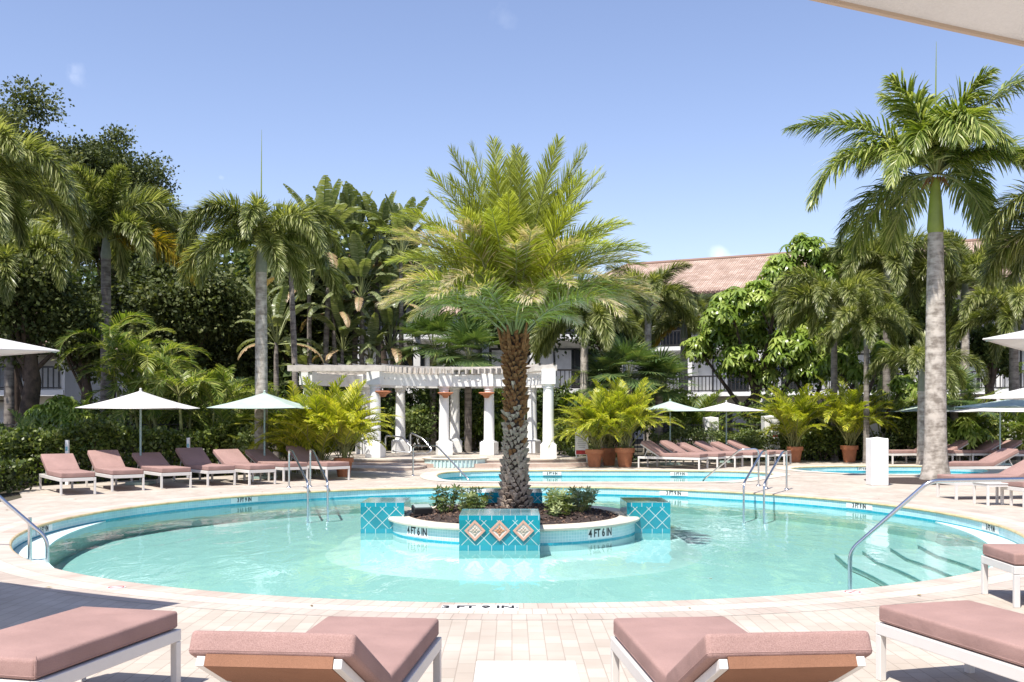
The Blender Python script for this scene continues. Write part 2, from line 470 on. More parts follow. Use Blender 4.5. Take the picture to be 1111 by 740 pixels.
def roofmat():
    m = bpy.data.materials.new('roof_tile')
    m.use_nodes = True
    n = m.node_tree.nodes; l = m.node_tree.links
    p = n['Principled BSDF']; p.inputs['Roughness'].default_value = 0.85
    tc = n.new('ShaderNodeTexCoord')
    sp = n.new('ShaderNodeSeparateXYZ'); l.new(tc.outputs['UV'], sp.inputs[0])
    b = n.new('ShaderNodeTexBrick'); b.offset = 0.0
    b.inputs['Scale'].default_value = 1; b.inputs['Brick Width'].default_value = 0.30; b.inputs['Row Height'].default_value = 0.42
    b.inputs['Mortar Size'].default_value = 0.025; b.inputs['Mortar Smooth'].default_value = 0.6
    b.inputs['Color1'].default_value = (0.44, 0.31, 0.235, 1); b.inputs['Color2'].default_value = (0.58, 0.445, 0.36, 1)
    b.inputs['Mortar'].default_value = (0.28, 0.18, 0.14, 1)
    l.new(tc.outputs['UV'], b.inputs['Vector'])
    nz = n.new('ShaderNodeTexNoise'); nz.inputs['Scale'].default_value = 0.8; nz.inputs['Detail'].default_value = 8
    l.new(tc.outputs['UV'], nz.inputs['Vector'])
    cr = n.new('ShaderNodeValToRGB'); cr.color_ramp.elements[0].position = 0.35; cr.color_ramp.elements[0].color = (0.75, 0.72, 0.7, 1)
    cr.color_ramp.elements[1].position = 0.65; cr.color_ramp.elements[1].color = (1, 1, 1, 1)
    l.new(nz.outputs['Fac'], cr.inputs[0])
    mx = n.new('ShaderNodeMix'); mx.data_type = 'RGBA'; mx.blend_type = 'MULTIPLY'; mx.inputs[0].default_value = 1
    l.new(b.outputs['Color'], mx.inputs[6]); l.new(cr.outputs[0], mx.inputs[7]); l.new(mx.outputs[2], p.inputs['Base Color'])
    mu = n.new('ShaderNodeMath'); mu.operation = 'MULTIPLY'; mu.inputs[1].default_value = 2 * PI / 0.30
    l.new(sp.outputs[0], mu.inputs[0])
    sn = n.new('ShaderNodeMath'); sn.operation = 'SINE'; l.new(mu.outputs[0], sn.inputs[0])
    bp = n.new('ShaderNodeBump'); bp.inputs['Strength'].default_value = 0.9; bp.inputs['Distance'].default_value = 0.07
    l.new(sn.outputs[0], bp.inputs['Height']); l.new(bp.outputs[0], p.inputs['Normal'])
    return m
M['roof'] = roofmat()

def trunkmat(name, c1, c2, ring=9.0, amount=0.6, bump=0.5):
    m = bpy.data.materials.new(name)
    m.use_nodes = True
    n = m.node_tree.nodes; l = m.node_tree.links
    p = n['Principled BSDF']; p.inputs['Roughness'].default_value = 0.9
    tc = n.new('ShaderNodeTexCoord'); mp = n.new('ShaderNodeMapping'); mp.inputs['Scale'].default_value = (1.5, 1.5, ring)
    l.new(tc.outputs['Object'], mp.inputs[0])
    n1 = n.new('ShaderNodeTexNoise'); n1.inputs['Scale'].default_value = 1.4; n1.inputs['Detail'].default_value = 8; n1.inputs['Roughness'].default_value = 0.7
    l.new(mp.outputs[0], n1.inputs['Vector'])
    n2 = n.new('ShaderNodeTexNoise'); n2.inputs['Scale'].default_value = 6; n2.inputs['Detail'].default_value = 9
    l.new(tc.outputs['Object'], n2.inputs['Vector'])
    ad = n.new('ShaderNodeMath'); ad.operation = 'MULTIPLY_ADD'; ad.inputs[1].default_value = amount
    l.new(n1.outputs['Fac'], ad.inputs[0])
    m2 = n.new('ShaderNodeMath'); m2.operation = 'MULTIPLY'; m2.inputs[1].default_value = 1 - amount
    l.new(n2.outputs['Fac'], m2.inputs[0]); l.new(m2.outputs[0], ad.inputs[2])
    cr = n.new('ShaderNodeValToRGB')
    cr.color_ramp.elements[0].position = 0.40; cr.color_ramp.elements[0].color = (*c2, 1)
    cr.color_ramp.elements[1].position = 0.58; cr.color_ramp.elements[1].color = (*c1, 1)
    l.new(ad.outputs[0], cr.inputs[0]); l.new(cr.outputs[0], p.inputs['Base Color'])
    bp = n.new('ShaderNodeBump'); bp.inputs['Strength'].default_value = bump; bp.inputs['Distance'].default_value = 0.02
    l.new(ad.outputs[0], bp.inputs['Height']); l.new(bp.outputs[0], p.inputs['Normal'])
    return m
M['trunk_grey'] = trunkmat('palm_trunk_grey', (0.50, 0.45, 0.39), (0.20, 0.17, 0.14), ring=7.0, amount=.5, bump=.9)
M['trunk_dark'] = trunkmat('palm_trunk_dark', (0.26, 0.23, 0.20), (0.10, 0.08, 0.07))
M['bark'] = trunkmat('bark', (0.13, 0.09, 0.065), (0.04, 0.028, 0.02), ring=0.5)
M['boss_grey'] = mat('leaf_boss_grey', (0.60, 0.48, 0.37), 0.95, noise=0.6, nscale=18, bump=0.5)
M['boss_brown'] = mat('leaf_boss_brown', (0.34, 0.16, 0.06), 0.95, noise=0.7, nscale=18, bump=0.5)
M['boss_core'] = mat('trunk_core', (0.05, 0.032, 0.022), 0.95, noise=0.5, nscale=18)
M['shaft'] = mat('crownshaft_green', (0.27, 0.33, 0.05), 0.4, noise=0.3, nscale=2)
M['shaft_grey'] = mat('crownshaft_grey', (0.24, 0.26, 0.19), 0.5, noise=0.3, nscale=3)
M['stem'] = mat('cane_stem', (0.30, 0.30, 0.10), 0.5, noise=0.4, nscale=3)
M['rachis'] = mat('frond_rachis', (0.30, 0.33, 0.13), 0.5, noise=0.2)

L_ = {}
L_['fox'] = leafmat('leaf_foxtail', (0.045, 0.065, 0.014), (0.155, 0.19, 0.045), (0.50, 0.51, 0.25), rough=.36)
L_['fox_old'] = leafmat('leaf_foxtail_old', (0.10, 0.12, 0.012), (0.26, 0.22, 0.02), (0.42, 0.27, 0.03))
L_['royal'] = leafmat('leaf_royal', (0.05, 0.085, 0.012), (0.15, 0.21, 0.03), (0.52, 0.55, 0.20), rough=.36)
L_['phx'] = leafmat('leaf_phoenix', (0.17, 0.19, 0.018), (0.31, 0.355, 0.050), (0.54, 0.58, 0.20), trans=0.35, rough=.5)
L_['phx_dry'] = leafmat('leaf_phoenix_dry', (0.28, 0.26, 0.12), (0.50, 0.41, 0.29), (0.66, 0.56, 0.44), trans=0.3)
L_['areca'] = leafmat('leaf_areca', (0.14, 0.19, 0.015), (0.34, 0.38, 0.03), (0.60, 0.56, 0.09), trans=0.4)
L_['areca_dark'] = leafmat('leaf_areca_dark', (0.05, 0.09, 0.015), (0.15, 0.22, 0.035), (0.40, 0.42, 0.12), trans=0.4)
L_['oak'] = leafmat('leaf_oak', (0.03, 0.045, 0.014), (0.105, 0.13, 0.04), (0.30, 0.31, 0.15), trans=0.25, rough=.55, spec=.25)
L_['schef'] = leafmat('leaf_schefflera', (0.07, 0.13, 0.015), (0.20, 0.29, 0.045), (0.45, 0.52, 0.14), trans=0.3, rough=0.3)
L_['hedge'] = leafmat('leaf_hedge', (0.04, 0.06, 0.012), (0.11, 0.155, 0.028), (0.28, 0.31, 0.08), trans=0.3)
L_['hedge_pale'] = leafmat('leaf_hedge_pale', (0.06, 0.10, 0.03), (0.16, 0.21, 0.07), (0.38, 0.42, 0.20), trans=0.3)
L_['banana'] = leafmat('leaf_banana', (0.055, 0.085, 0.025), (0.16, 0.20, 0.075), (0.38, 0.40, 0.22), trans=0.3, rough=0.3)
L_['banana_dry'] = leafmat('leaf_banana_dry', (0.20, 0.13, 0.07), (0.36, 0.25, 0.14), (0.50, 0.36, 0.20), trans=0.2)
L_['fan'] = leafmat('leaf_fan', (0.04, 0.08, 0.025), (0.10, 0.16, 0.05), (0.24, 0.28, 0.10), trans=0.25)
L_['wood'] = leafmat('leaf_far', (0.03, 0.05, 0.013), (0.08, 0.12, 0.03), (0.24, 0.28, 0.09), trans=0.25, rough=.55, spec=.25)
L_['flower'] = leafmat('petal_white', (0.55, 0.55, 0.5), (0.7, 0.7, 0.66), (0.8, 0.8, 0.78), trans=0.2)

# ------------------------------------------------------------------ pool geometry (setting)
PC = (0.11, 16.12); PR = 7.26; WZ = -0.19
def circ(c, r, n=120, a0=0.0):
    return [(c[0] + r * math.cos(a0 + 2 * PI * k / n), c[1] + r * math.sin(a0 + 2 * PI * k / n)) for k in range(n)]
def smooth_loop(pts, it=3):
    for _ in range(it):
        q = []
        for i in range(len(pts)):
            a = Vector(pts[i]); b = Vector(pts[(i + 1) % len(pts)])
            q.append(a * 0.75 + b * 0.25); q.append(a * 0.25 + b * 0.75)
        pts = q
    return [(p[0], p[1]) for p in pts]
def offset_loop(pts, d):
    """outward offset of a counter-clockwise loop"""
    n = len(pts); out = []
    for i in range(n):
        a = Vector(pts[i - 1]); b = Vector(pts[(i + 1) % n])
        t = (b - a).normalized()
        out.append((pts[i][0] + t.y * d, pts[i][1] - t.x * d))
    return out
def ccw(pts):
    A = sum(pts[i][0] * pts[(i + 1) % len(pts)][1] - pts[(i + 1) % len(pts)][0] * pts[i][1] for i in range(len(pts)))
    return pts if A > 0 else list(reversed(pts))
def inside(p, loop):
    x, y = p; c = False; n = len(loop)
    for i in range(n):
        x1, y1 = loop[i]; x2, y2 = loop[i - 1]
        if (y1 > y) != (y2 > y) and x < (x2 - x1) * (y - y1) / (y2 - y1) + x1: c = not c
    return c
def sheet(name, outer, holes, z, m, parent=None):
    vs = []; es = []
    for lp in [outer] + holes:
        b = len(vs); vs += [Vector(p) for p in lp]
        es += [(b + i, b + (i + 1) % len(lp)) for i in range(len(lp))]
    r = delaunay_2d_cdt(vs, es, [], 0, 1e-5)
    V, Fc = r[0], r[2]
    mb = MB()
    fs = []
    for f in Fc:
        c = sum((V[i] for i in f), Vector((0, 0))) / len(f)
        if inside(c, outer) and not any(inside(c, h) for h in holes): fs.append(f)
    mb.add([(v.x, v.y, z) for v in V], fs)
    return mb.build(name, m, parent)
def band(mb, la, lb, za, zb, m=0, vscale=None):
    """strip between two loops of the same length"""
    n = len(la); u = 0.0
    for i in range(n):
        j = (i + 1) % n
        a, b = la[i], la[j]; c, d = lb[j], lb[i]
        du = math.hypot(b[0] - a[0], b[1] - a[1])
        hh = max(math.hypot(a[0] - d[0], a[1] - d[1]), abs(za - zb))
        mb.add([(a[0], a[1], za), (b[0], b[1], za), (c[0], c[1], zb), (d[0], d[1], zb)], [(0, 1, 2, 3)], m, 0.5,
               [((u, 0), (u + du, 0), (u + du, hh), (u, hh))])
        u += du

pool1 = circ(PC, PR, 160)
p2px = [(472, 516), (478, 512.8), (500, 511), (560, 510.3), (640, 510.3), (700, 510.5), (790, 511), (825, 512.5), (845, 514.8), (822, 518), (795, 522.5), (760, 523), (700, 523), (560, 523), (500, 522.3), (478, 520.5)]
pool2 = ccw(smooth_loop([tuple(gp(*p).xy) for p in p2px], 2))
p3px = [(853, 508), (880, 506), (960, 505.5), (1060, 506), (1078, 510), (1060, 515), (960, 515.2), (900, 513), (868, 510.5)]
pool3 = ccw(smooth_loop([tuple(gp(*p).xy) for p in p3px], 2))
deck_outline = ccw([(-16, -12), (-16, 11), (-12, 17), (-9.6, 19.3), (-9.75, 20.2), (-10.5, 21.6), (-11.0, 23.2), (-10.0, 25.0), (-8.4, 26.6), (-6.9, 28.4), (-7.2, 31), (-6.2, 34), (-3, 35.3), (1.5, 34.6), (2.6, 33.4), (3.3, 34.2), (5.5, 36.4), (12.5, 36.6), (15.5, 37.0), (30, 37), (30, -12)])

gr = sheet('ground', [(-500, -300), (500, -300), (500, 900), (-500, 900)], [ccw(offset_loop(deck_outline, -0.12))], -0.03, M['soil'])
tag(gr, kind='structure')
deck = sheet('pool_deck', deck_outline, [circ(PC, PR + 0.72, 160), offset_loop(pool2, 0.42), offset_loop(pool3, 0.42)], 0.0, M['paver'])
tag(deck, kind='structure')
mb = MB(); band(mb, deck_outline, deck_outline, 0.0, -0.1); o = mb.build('deck_edge', M['coping'], deck)

# main pool: one structure with parts
mb = MB()
lo = [circ(PC, PR + d, 160) for d in (0.0, 0.24, 0.48, 0.72)]
band(mb, lo[0], lo[1], 0.004, 0.004, 0)
band(mb, lo[1], lo[2], 0.003, 0.003, 1)
band(mb, lo[2], lo[3], 0.002, 0.002, 2)
cop = mb.build('pool_coping', [M['paver_pink'], M['paver_white'], M['paver_pink2']])
tag(cop, kind='structure')
def lip(lp, m, parent, z=0.0):
    """rounded overhanging nose of the coping"""
    mb = MB(); pr = [(0.0, z), (-0.018, z - 0.006), (-0.028, z - 0.022), (-0.018, z - 0.038), (0.0, z - 0.044)]
    for (a, za), (b, zb) in zip(pr[:-1], pr[1:]):
        band(mb, offset_loop(lp, a), offset_loop(lp, b), za, zb)
    return mb.build('coping_nose', m, parent, smooth=True)
lip(pool1, M['coping_edge'], cop, 0.004)

def basin(name, lp, depth, wall_top=-0.04, tile=None, water='pool_water'):
    mb = MB()
    band(mb, lp, lp, wall_top, -0.155, 0)
    band(mb, lp, lp, -0.155, -0.20, 1)
    band(mb, lp, lp, -0.20, -depth, 2)
    b = mb.build(name, [tile or M['pool_tile'], M['accent_tile'], M['plaster']])
    tag(b, kind='structure')
    fl = sheet('pool_floor', lp, [], -depth, M['plaster'], b)
    ws = sheet(water, lp, [], WZ, M['water'])
    tag(ws, kind='structure')
    return b
b1 = basin('main_pool_basin', pool1, 0.54)
b2 = basin('lap_pool_basin', pool2, 0.55)
b3 = basin('far_pool_basin', pool3, 0.55)
for lp in (pool2, pool3):
    mb = MB(); band(mb, lp, offset_loop(lp, 0.44), 0.012, 0.012)
    c = mb.build('pool_coping', M['coping']); tag(c, kind='structure')
    lip(lp, M['coping_edge'], c, 0.012)

# shallow white ledges at the two ends of the pool and entry steps
def ledge(a_mid, half, wmax, name):
    mb = MB(); n = 40
    vo = []; vi = []
    for k in range(n + 1):
        u = k / n; a = a_mid + (u - 0.5) * 2 * half
        wd = wmax * math.sin(PI * u) ** 0.7 + 0.002
        vo.append((PC[0] + (PR - 0.004) * math.cos(a), PC[1] + (PR - 0.004) * math.sin(a)))
        vi.append((PC[0] + (PR - wd) * math.cos(a), PC[1] + (PR - wd) * math.sin(a)))
    for k in range(n):
        mb.add([(*vi[k], WZ + 0.012), (*vo[k], WZ + 0.012), (*vo[k + 1], WZ + 0.012), (*vi[k + 1], WZ + 0.012)], [(0, 1, 2, 3)])
        mb.add([(*vi[k], WZ - 0.05), (*vi[k + 1], WZ - 0.05), (*vi[k + 1], WZ + 0.012), (*vi[k], WZ + 0.012)], [(0, 1, 2, 3)], 0)
        mb.add([(*vi[k], -0.54), (*vi[k + 1], -0.54), (*vi[k + 1], WZ - 0.05), (*vi[k], WZ - 0.05)], [(0, 1, 2, 3)])
    return mb.build(name, [M['plaster_light'], M['nosing']], b1)
ledge(R(-24), R(34), 0.42, 'ledge')
ledge(R(205), R(36), 0.42, 'ledge')
def steps(sign):
    for k in range(4 if sign > 0 else 1):
        zt = -0.34 - 0.045 * k
        x0 = 5.75 - 0.42 * k
        curve = []
        for i in range(15):
            u = i / 14.0
            y = 10.2 + u * 5.2
            x = x0 + 0.55 * math.sin(u * 2.3) - 0.35 + 0.25 * (u > 0.8) * (u - 0.8) * 6
            curve.append((x, y))
        pts = [p for p in curve if math.hypot(p[0], p[1] - PC[1]) < PR - 0.12]
        if len(pts) < 3: continue
        pa = math.atan2(pts[-1][1] - PC[1], pts[-1][0]); pb = math.atan2(pts[0][1] - PC[1], pts[0][0])
        arc = [((PR - 0.02) * math.cos(pa + (pb - pa) * t / 14), PC[1] + (PR - 0.02) * math.sin(pa + (pb - pa) * t / 14)) for t in range(15)]
        lp = [(sign * x + PC[0] * 0.5, y) for x, y in pts + arc]
        lp2 = ccw(lp)
        mb = MB()
        band(mb, lp2, lp2, zt, -0.53, 0)
        o = mb.build('entry_step', [M['plaster_light'], M['nosing']], b1)
        sheet('step_tread', lp2, [], zt, M['plaster_light'], o)
        ms = MB()
        ms.tube([(sign * x + PC[0] * 0.5, y, zt + 0.004) for x, y in pts], 0.010, 6)
        ms.build('step_nosing', M['nosing'], o)
steps(1)

# depth markers: white tile with black letters ---------------------------------
def text_mesh(txt, size, m, name='lettering', bold=0.0, xs=1.0, ys=1.0):
    c = bpy.data.curves.new('tmp_text', 'FONT')
    c.body = txt; c.size = size; c.align_x = 'CENTER'; c.align_y = 'CENTER'; c.extrude = 0.0015; c.offset = bold
    c.resolution_u = 3
    o = bpy.data.objects.new('tmp_text', c); COL.objects.link(o)
    bpy.context.view_layer.update()
    me = bpy.data.meshes.new_from_object(o)
    bpy.data.objects.remove(o); bpy.data.curves.remove(c)
    me.name = name
    for v in me.vertices: v.co.x *= xs; v.co.y *= ys
    me.materials.clear(); me.materials.append(m)
    return me
TXT = {}
def marker(txt, loc, rz, tilt=90, wd=0.62, ht=0.115, ts=0.115, parent=None, curve=None):
    """curve=(cx,cy,r,sign): the plate follows a round wall of radius r"""
    key = (txt, ts)
    if key not in TXT: TXT[key] = text_mesh(txt, ts, M['ink'], bold=0.0035, xs=0.90 if curve or tilt else 1.0, ys=1.18 if curve or tilt else 1.0)
    e = empty('depth_marker', loc, rz); e.rotation_euler = (R(tilt), 0, rz)
    e.parent = parent
    mb = MB(); n = 14
    def bend(x, d):
        if curve is None: return x, d
        r, sg = curve
        a = x / r
        return math.sin(a) * (r + sg * d), sg * (r + sg * d) * math.cos(a) - sg * r
    for i in range(n):
        xa = -wd / 2 + wd * i / n; xb = xa + wd / n
        (a1, d1), (a2, d2) = bend(xa, 0.004), bend(xb, 0.004)
        (a3, d3), (a4, d4) = bend(xa, -0.01), bend(xb, -0.01)
        mb.add([(a1, -ht / 2, d1), (a2, -ht / 2, d2), (a2, ht / 2, d2), (a1, ht / 2, d1), (a3, -ht / 2, d3), (a4, -ht / 2, d4), (a4, ht / 2, d4), (a3, ht / 2, d3)],
               [(0, 1, 2, 3), (0, 4, 5, 1), (3, 2, 6, 7), (0, 3, 7, 4), (1, 5, 6, 2)])
    mb.build('marker_plate', M['sign_white'], e)
    me = TXT[key].copy()
    for v in me.vertices:
        x, d = bend(v.co.x, 0.0055 + v.co.z)
        v.co.x = x; v.co.z = d
    link('marker_lettering', me, e)
    return e
# on the far wall of the round pool, seen from inside: the wall bends towards the viewer at its ends
def pool_marker(px, py):
    p = gp(px, py, -0.1)
    a = math.atan2(p.y - PC[1], p.x - PC[0])
    x, y = PC[0] + (PR - 0.006) * math.cos(a), PC[1] + (PR - 0.006) * math.sin(a)
    marker('3 FT 9 IN', (x, y, -0.092), a - PI / 2, wd=0.66, ht=0.10, ts=0.098, parent=b1, curve=(PR - 0.006, -1))
for px, py in ((513, 531.5), (273, 543.5), (52, 575), (739, 534), (935, 549.5), (1097, 574)):
    pool_marker(px, py)
for px, lp, b in ((490, pool2, b2), (599, pool2, b2), (737, pool2, b2)):
    q = max((Vector(p) for p in lp if abs(at(px, p[1]).x - p[0]) < 0.5 and p[1] > 24.5), key=lambda v: v.y)
    marker('3 FT 9 IN', (at(px, q.y).x, q.y - 0.03, -0.095), 0.0, wd=0.55, ht=0.10, ts=0.09, parent=b)
for px in (906, 935):
    q = max((Vector(p) for p in pool3 if abs(at(px, p[1]).x - p[0]) < 0.9), key=lambda v: v.y)
    e = marker('3 FT 9 IN', (at(px, q.y).x, q.y - 0.03, -0.095), 0.0, wd=0.55, ht=0.11, ts=0.09, parent=b3)
# flat marker set into the near coping
p = gp(521, 660, 0.0)
marker('3 FT 9 IN.', (p.x, p.y, 0.006), 0.0, tilt=0, wd=0.66, ht=0.20, ts=0.16, parent=cop)
# round no-diving tiles on the near coping
for px, py in ((126, 638), (925, 643)):
    p = gp(px, py)
    e = empty('no_diving_tile', (p.x, p.y, 0.006)); e.parent = cop
    mb = MB(); mb.lathe([(0.0, 0.002), (0.085, 0.002), (0.085, -0.004)], n=24); mb.build('tile_face', M['sign_white'], e)
    mb = MB(); mb.lathe([(0.062, 0.0035), (0.074, 0.0035)], n=24)
    mb.box((0, 0, 0.0035), (0.13, 0.012, 0.001), rz=R(45)); mb.build('prohibition_ring', M['red'], e)

# ------------------------------------------------------------------ island planter
IC = Vector((0.03, 16.3, 0))
isl = empty('island_planter', IC)
tag(isl, 'round planter island in the pool with four turquoise tiled blocks', 'planter')
rr = 1.98
mb = MB()
mb.lathe([(rr - 0.03, -0.075), (rr - 0.03, 0.0)], n=96, m=0)
mb.v = []; mb.f = []; mb.m = []; mb.t = []; mb.uv = {}
mb.lathe([(rr - 0.03, WZ - 0.03), (rr - 0.03, WZ + 0.02)], n=96, m=1)
mb.lathe([(rr - 0.03, WZ + 0.02), (rr - 0.03, 0.0)], n=96, m=0)
mb.lathe([(rr - 0.03, -1.15), (rr - 0.03, WZ - 0.03)], n=96, m=2)
mb.lathe([(rr - 0.28, 0.05), (rr - 0.28, -0.3)], n=96, m=2)
mb.build('ring_wall', [M['pool_tile2'], M['accent_tile'], M['plaster_light']], isl)
mb = MB()
mb.lathe([(rr - 0.30, 0.0), (rr - 0.29, 0.06), (rr - 0.03, 0.065), (rr + 0.02, 0.06), (rr + 0.045, 0.035), (rr + 0.04, 0.008), (rr, -0.005), (rr - 0.03, -0.004)], n=96)
mb.build('rim', M['coping'], isl, smooth=True)
mb = MB(); mb.lathe([(3.0, -0.545), (2.86, -0.50), (2.74, -0.38), (2.64, -0.315), (2.56, -0.305), (rr - 0.04, -0.30)], n=96); mb.build('underwater_bench', M['plaster_light'], isl, smooth=True)
# mulch as a bumpy mound
mb = MB(); n = 60; rings = 16
vs = [(0, 0, 0.17)]
for i in range(1, rings + 1):
    for k in range(n):
        r_ = (rr - 0.29) * i / rings; a = 2 * PI * k / n
        vs.append((r_ * math.cos(a), r_ * math.sin(a), 0.03 + 0.15 * (1 - (i / rings) ** 2) + random.uniform(-0.014, 0.014)))
fs = [(0, 1 + k, 1 + (k + 1) % n) for k in range(n)]
for i in range(rings - 1):
    for k in range(n):
        a = 1 + i * n + k; b = 1 + i * n + (k + 1) % n
        fs.append((a, a + n, b + n, b))
mb.add(vs, fs); mb.build('mulch_bed', M['mulch'], isl)
cl = Cloud()
rs = np.random.RandomState(3)
N = 2600
ra = np.sqrt(rs.rand(N)) * (rr - 0.33); aa = rs.rand(N) * 2 * PI
P_ = np.stack([ra * np.cos(aa), ra * np.sin(aa), 0.045 + 0.15 * (1 - (ra / (rr - .29)) ** 2)], 1)
tv = np.array([(-.5, -.25, 0), (.5, -.2, .1), (.45, .25, .1), (-.5, .2, 0)], float)
A = axes_from(rs.randn(N, 3) * [1, 1, .35], np.tile([0, 0, 1.], (N, 1)), rs.randn(N) * .5) * (0.02 + 0.035 * rs.rand(N))[:, None, None]
cl.stamp(tv, np.array([(0, 1, 2, 3)]), P_, A, rs.rand(N))
L_['chips'] = leafmat('bark_chips', (0.015, 0.010, 0.009), (0.06, 0.04, 0.035), (0.22, 0.14, 0.10), trans=0.0, rough=0.9, spec=0.1)
o = cl.build('bark_chips', L_['chips'], isl); tag(o, kind='stuff')

def block(cx, cy, sx, sy, rz=0.0, medal=False):
    e = empty('tiled_block', (cx, cy, 0), rz); e.parent = isl
    zt = 0.28; zb = -0.32
    zs = [(zb, -0.20, 3), (-0.20, -0.125, 1), (-0.125, zt - 0.065, 0), (zt - 0.065, zt, 1)]
    mb = MB()
    cs = [(-sx / 2, -sy / 2), (sx / 2, -sy / 2), (sx / 2, sy / 2), (-sx / 2, sy / 2)]
    for i in range(4):
        a, b = cs[i], cs[(i + 1) % 4]; ln = math.hypot(b[0] - a[0], b[1] - a[1])
        for z0, z1, m in zs:
            mb.add([(*a, z0), (*b, z0), (*b, z1), (*a, z1)], [(0, 1, 2, 3)], m, .5, [((.106 - ln / 2, z0 - .075), (.106 + ln / 2, z0 - .075), (.106 + ln / 2, z1 - .075), (.106 - ln / 2, z1 - .075))])
    mb.add([(*c, zt) for c in cs], [(0, 1, 2, 3)], 2)
    mb.build('block_body', [M['block_tile'], M['block_band'], M['block_top'], M['block_under']], e)
    if medal:
        for k, dx in enumerate((-0.335, 0.0, 0.325)):
            m_ = empty('tile_medallion', (dx, -sy / 2, 0.075)); m_.parent = e
            m_.rotation_euler = (R(90), 0, 0)
            s = 0.143
            mb = MB()
            for q in range(4):
                a0, a1 = q * PI / 2, (q + 1) * PI / 2
                P0 = [(s * math.cos(a), s * math.sin(a)) for a in (a0, a1)]
                I0 = [(s * .72 * math.cos(a), s * .72 * math.sin(a)) for a in (a0, a1)]
                mb.add([(*P0[0], .026), (*P0[1], .026), (*I0[1], .026), (*I0[0], .026), (*P0[0], 0), (*P0[1], 0), (*I0[1], .012), (*I0[0], .012)],
                       [(0, 1, 2, 3), (0, 4, 5, 1), (3, 2, 6, 7)])
            mb.build('medallion_rim', M['medallion_rim'], m_)
            mb = MB(); mb.add([(s * .73 * math.cos(q * PI / 2), s * .73 * math.sin(q * PI / 2), .012) for q in range(4)], [(0, 1, 2, 3)])
            mb.build('medallion_face', M['medallion_face'], m_)
            mb = MB()
            for q in range(4):
                for off, rl, rw in ((0, .085, .022), (PI / 4, .055, .016)):
                    a = q * PI / 2 + off
                    d = Vector((math.cos(a), math.sin(a), 0)); s_ = Vector((-d.y, d.x, 0))
                    mb.add([d * .008 + Vector((0, 0, .013)), d * rl * .5 + s_ * rw + Vector((0, 0, .02)), d * rl + Vector((0, 0, .014)), d * rl * .5 - s_ * rw + Vector((0, 0, .02)), d * rl * .5 + Vector((0, 0, .027))],
                           [(0, 3, 4), (3, 2, 4), (2, 1, 4), (1, 0, 4)])
            mb.lathe([(0.0, .032), (.014, .028), (.02, .014)], n=12)
            mb.build('flower_relief', M['medallion_flower'] if k == 1 else M['medallion_flower_pale'], m_)
    return e
block(-0.20, -2.02, 1.10, 0.98, 0, True)
block(0, 2.05, 1.01, 0.98)
block(-2.05, 0.0, 0.68, 1.0)
block(2.10, 0.0, 0.68, 1.0)
for a in (-137.5, -49.5):
    x, y = (rr - 0.028) * math.cos(R(a)), (rr - 0.028) * math.sin(R(a))
    marker('4 FT 6 IN', (x, y, -0.077), R(a + 90), wd=0.50, ht=0.155, ts=0.135, parent=isl, curve=(rr - 0.028, 1))

# ------------------------------------------------------------------ hand rails
def round_path(pts, r=0.12, n=6):
    pts = [Vector(p) for p in pts]; out = [pts[0]]
    for i in range(1, len(pts) - 1):
        a, b, c = pts[i - 1], pts[i], pts[i + 1]
        ra = min(r, (a - b).length * .45, (c - b).length * .45)
        p0 = b + (a - b).normalized() * ra; p2 = b + (c - b).normalized() * ra
        for k in range(n + 1):
            t = k / n
            out.append(p0 * (1 - t) ** 2 + b * 2 * t * (1 - t) + p2 * t * t)
    out.append(pts[-1]); return out
def rail(label, paths, group='stainless steel pool handrails', r=0.024, cat='handrail'):
    base = Vector(paths[0][0]); base.z = 0
    e = empty('handrail', base); tag(e, label, cat, group)
    for p in paths:
        mb = MB(); mb.tube([q - base for q in round_path(p)], r, 12)
        mb.build('rail_tube', M['steel'], e, smooth=True)
    for p in paths:
        for q in (p[0], p[-1]):
            q = Vector(q)
            if abs(q.z) < 0.03:
                mb = MB(); mb.lathe([(0.0, .03), (.03, .028), (.05, .012), (.055, 0.0)], c=q - base, n=16)
                mb.build('base_flange', M['steel'], e, smooth=True)
    return e
rail('long slanting steel handrail over the entry steps at the right edge',
     [[(3.80, 11.4, -0.95), (3.80, 11.4, 0.12), (4.55, 11.05, 0.93), (7.0, 11.6, 0.93), (7.3, 11.6, 0.85), (7.3, 11.6, 0.0)]])
rail('steel handrail with two uprights standing in the left end of the pool',
     [[(-5.75, 12.55, -0.9), (-5.75, 12.55, 0.12), (-6.6, 12.4, 0.93), (-8.6, 12.9, 0.93), (-8.9, 12.9, 0.0)],
      [(-6.05, 12.72, -0.9), (-6.05, 12.72, 0.36)]])
def hoop(px_post, py_post, px_w, y_top, label, grp):
    a = gp(px_post, py_post, 0)
    d = math.atan2(PC[1] - a.y, PC[0] - a.x)
    c = Vector((PC[0], PC[1], 0))
    dirv = (c - a).normalized()
    return a, dirv
def ladder(posts, water, label):
    e = None; paths = []
    for (a, b) in zip(posts, water):
        a = gp(*a); b = gp(*b, z=WZ)
        paths.append([(a.x, a.y, 0), (a.x, a.y, 0.86), (a.x * .8 + b.x * .2, a.y * .8 + b.y * .2, 0.84), (b.x, b.y, 0.26), (b.x, b.y, -0.95)])
    return rail(label, paths, r=0.023)
ladder([(313.5, 529), (336.5, 528)], [(334, 548.5), (355.5, 548)], 'pair of steel grab rails at the pool edge in front of the left lounger row')
ladder([(831.5, 530), (853.5, 531)], [(807, 548.5), (829, 549.5)], 'pair of steel grab rails at the pool edge on the right of the palm island')
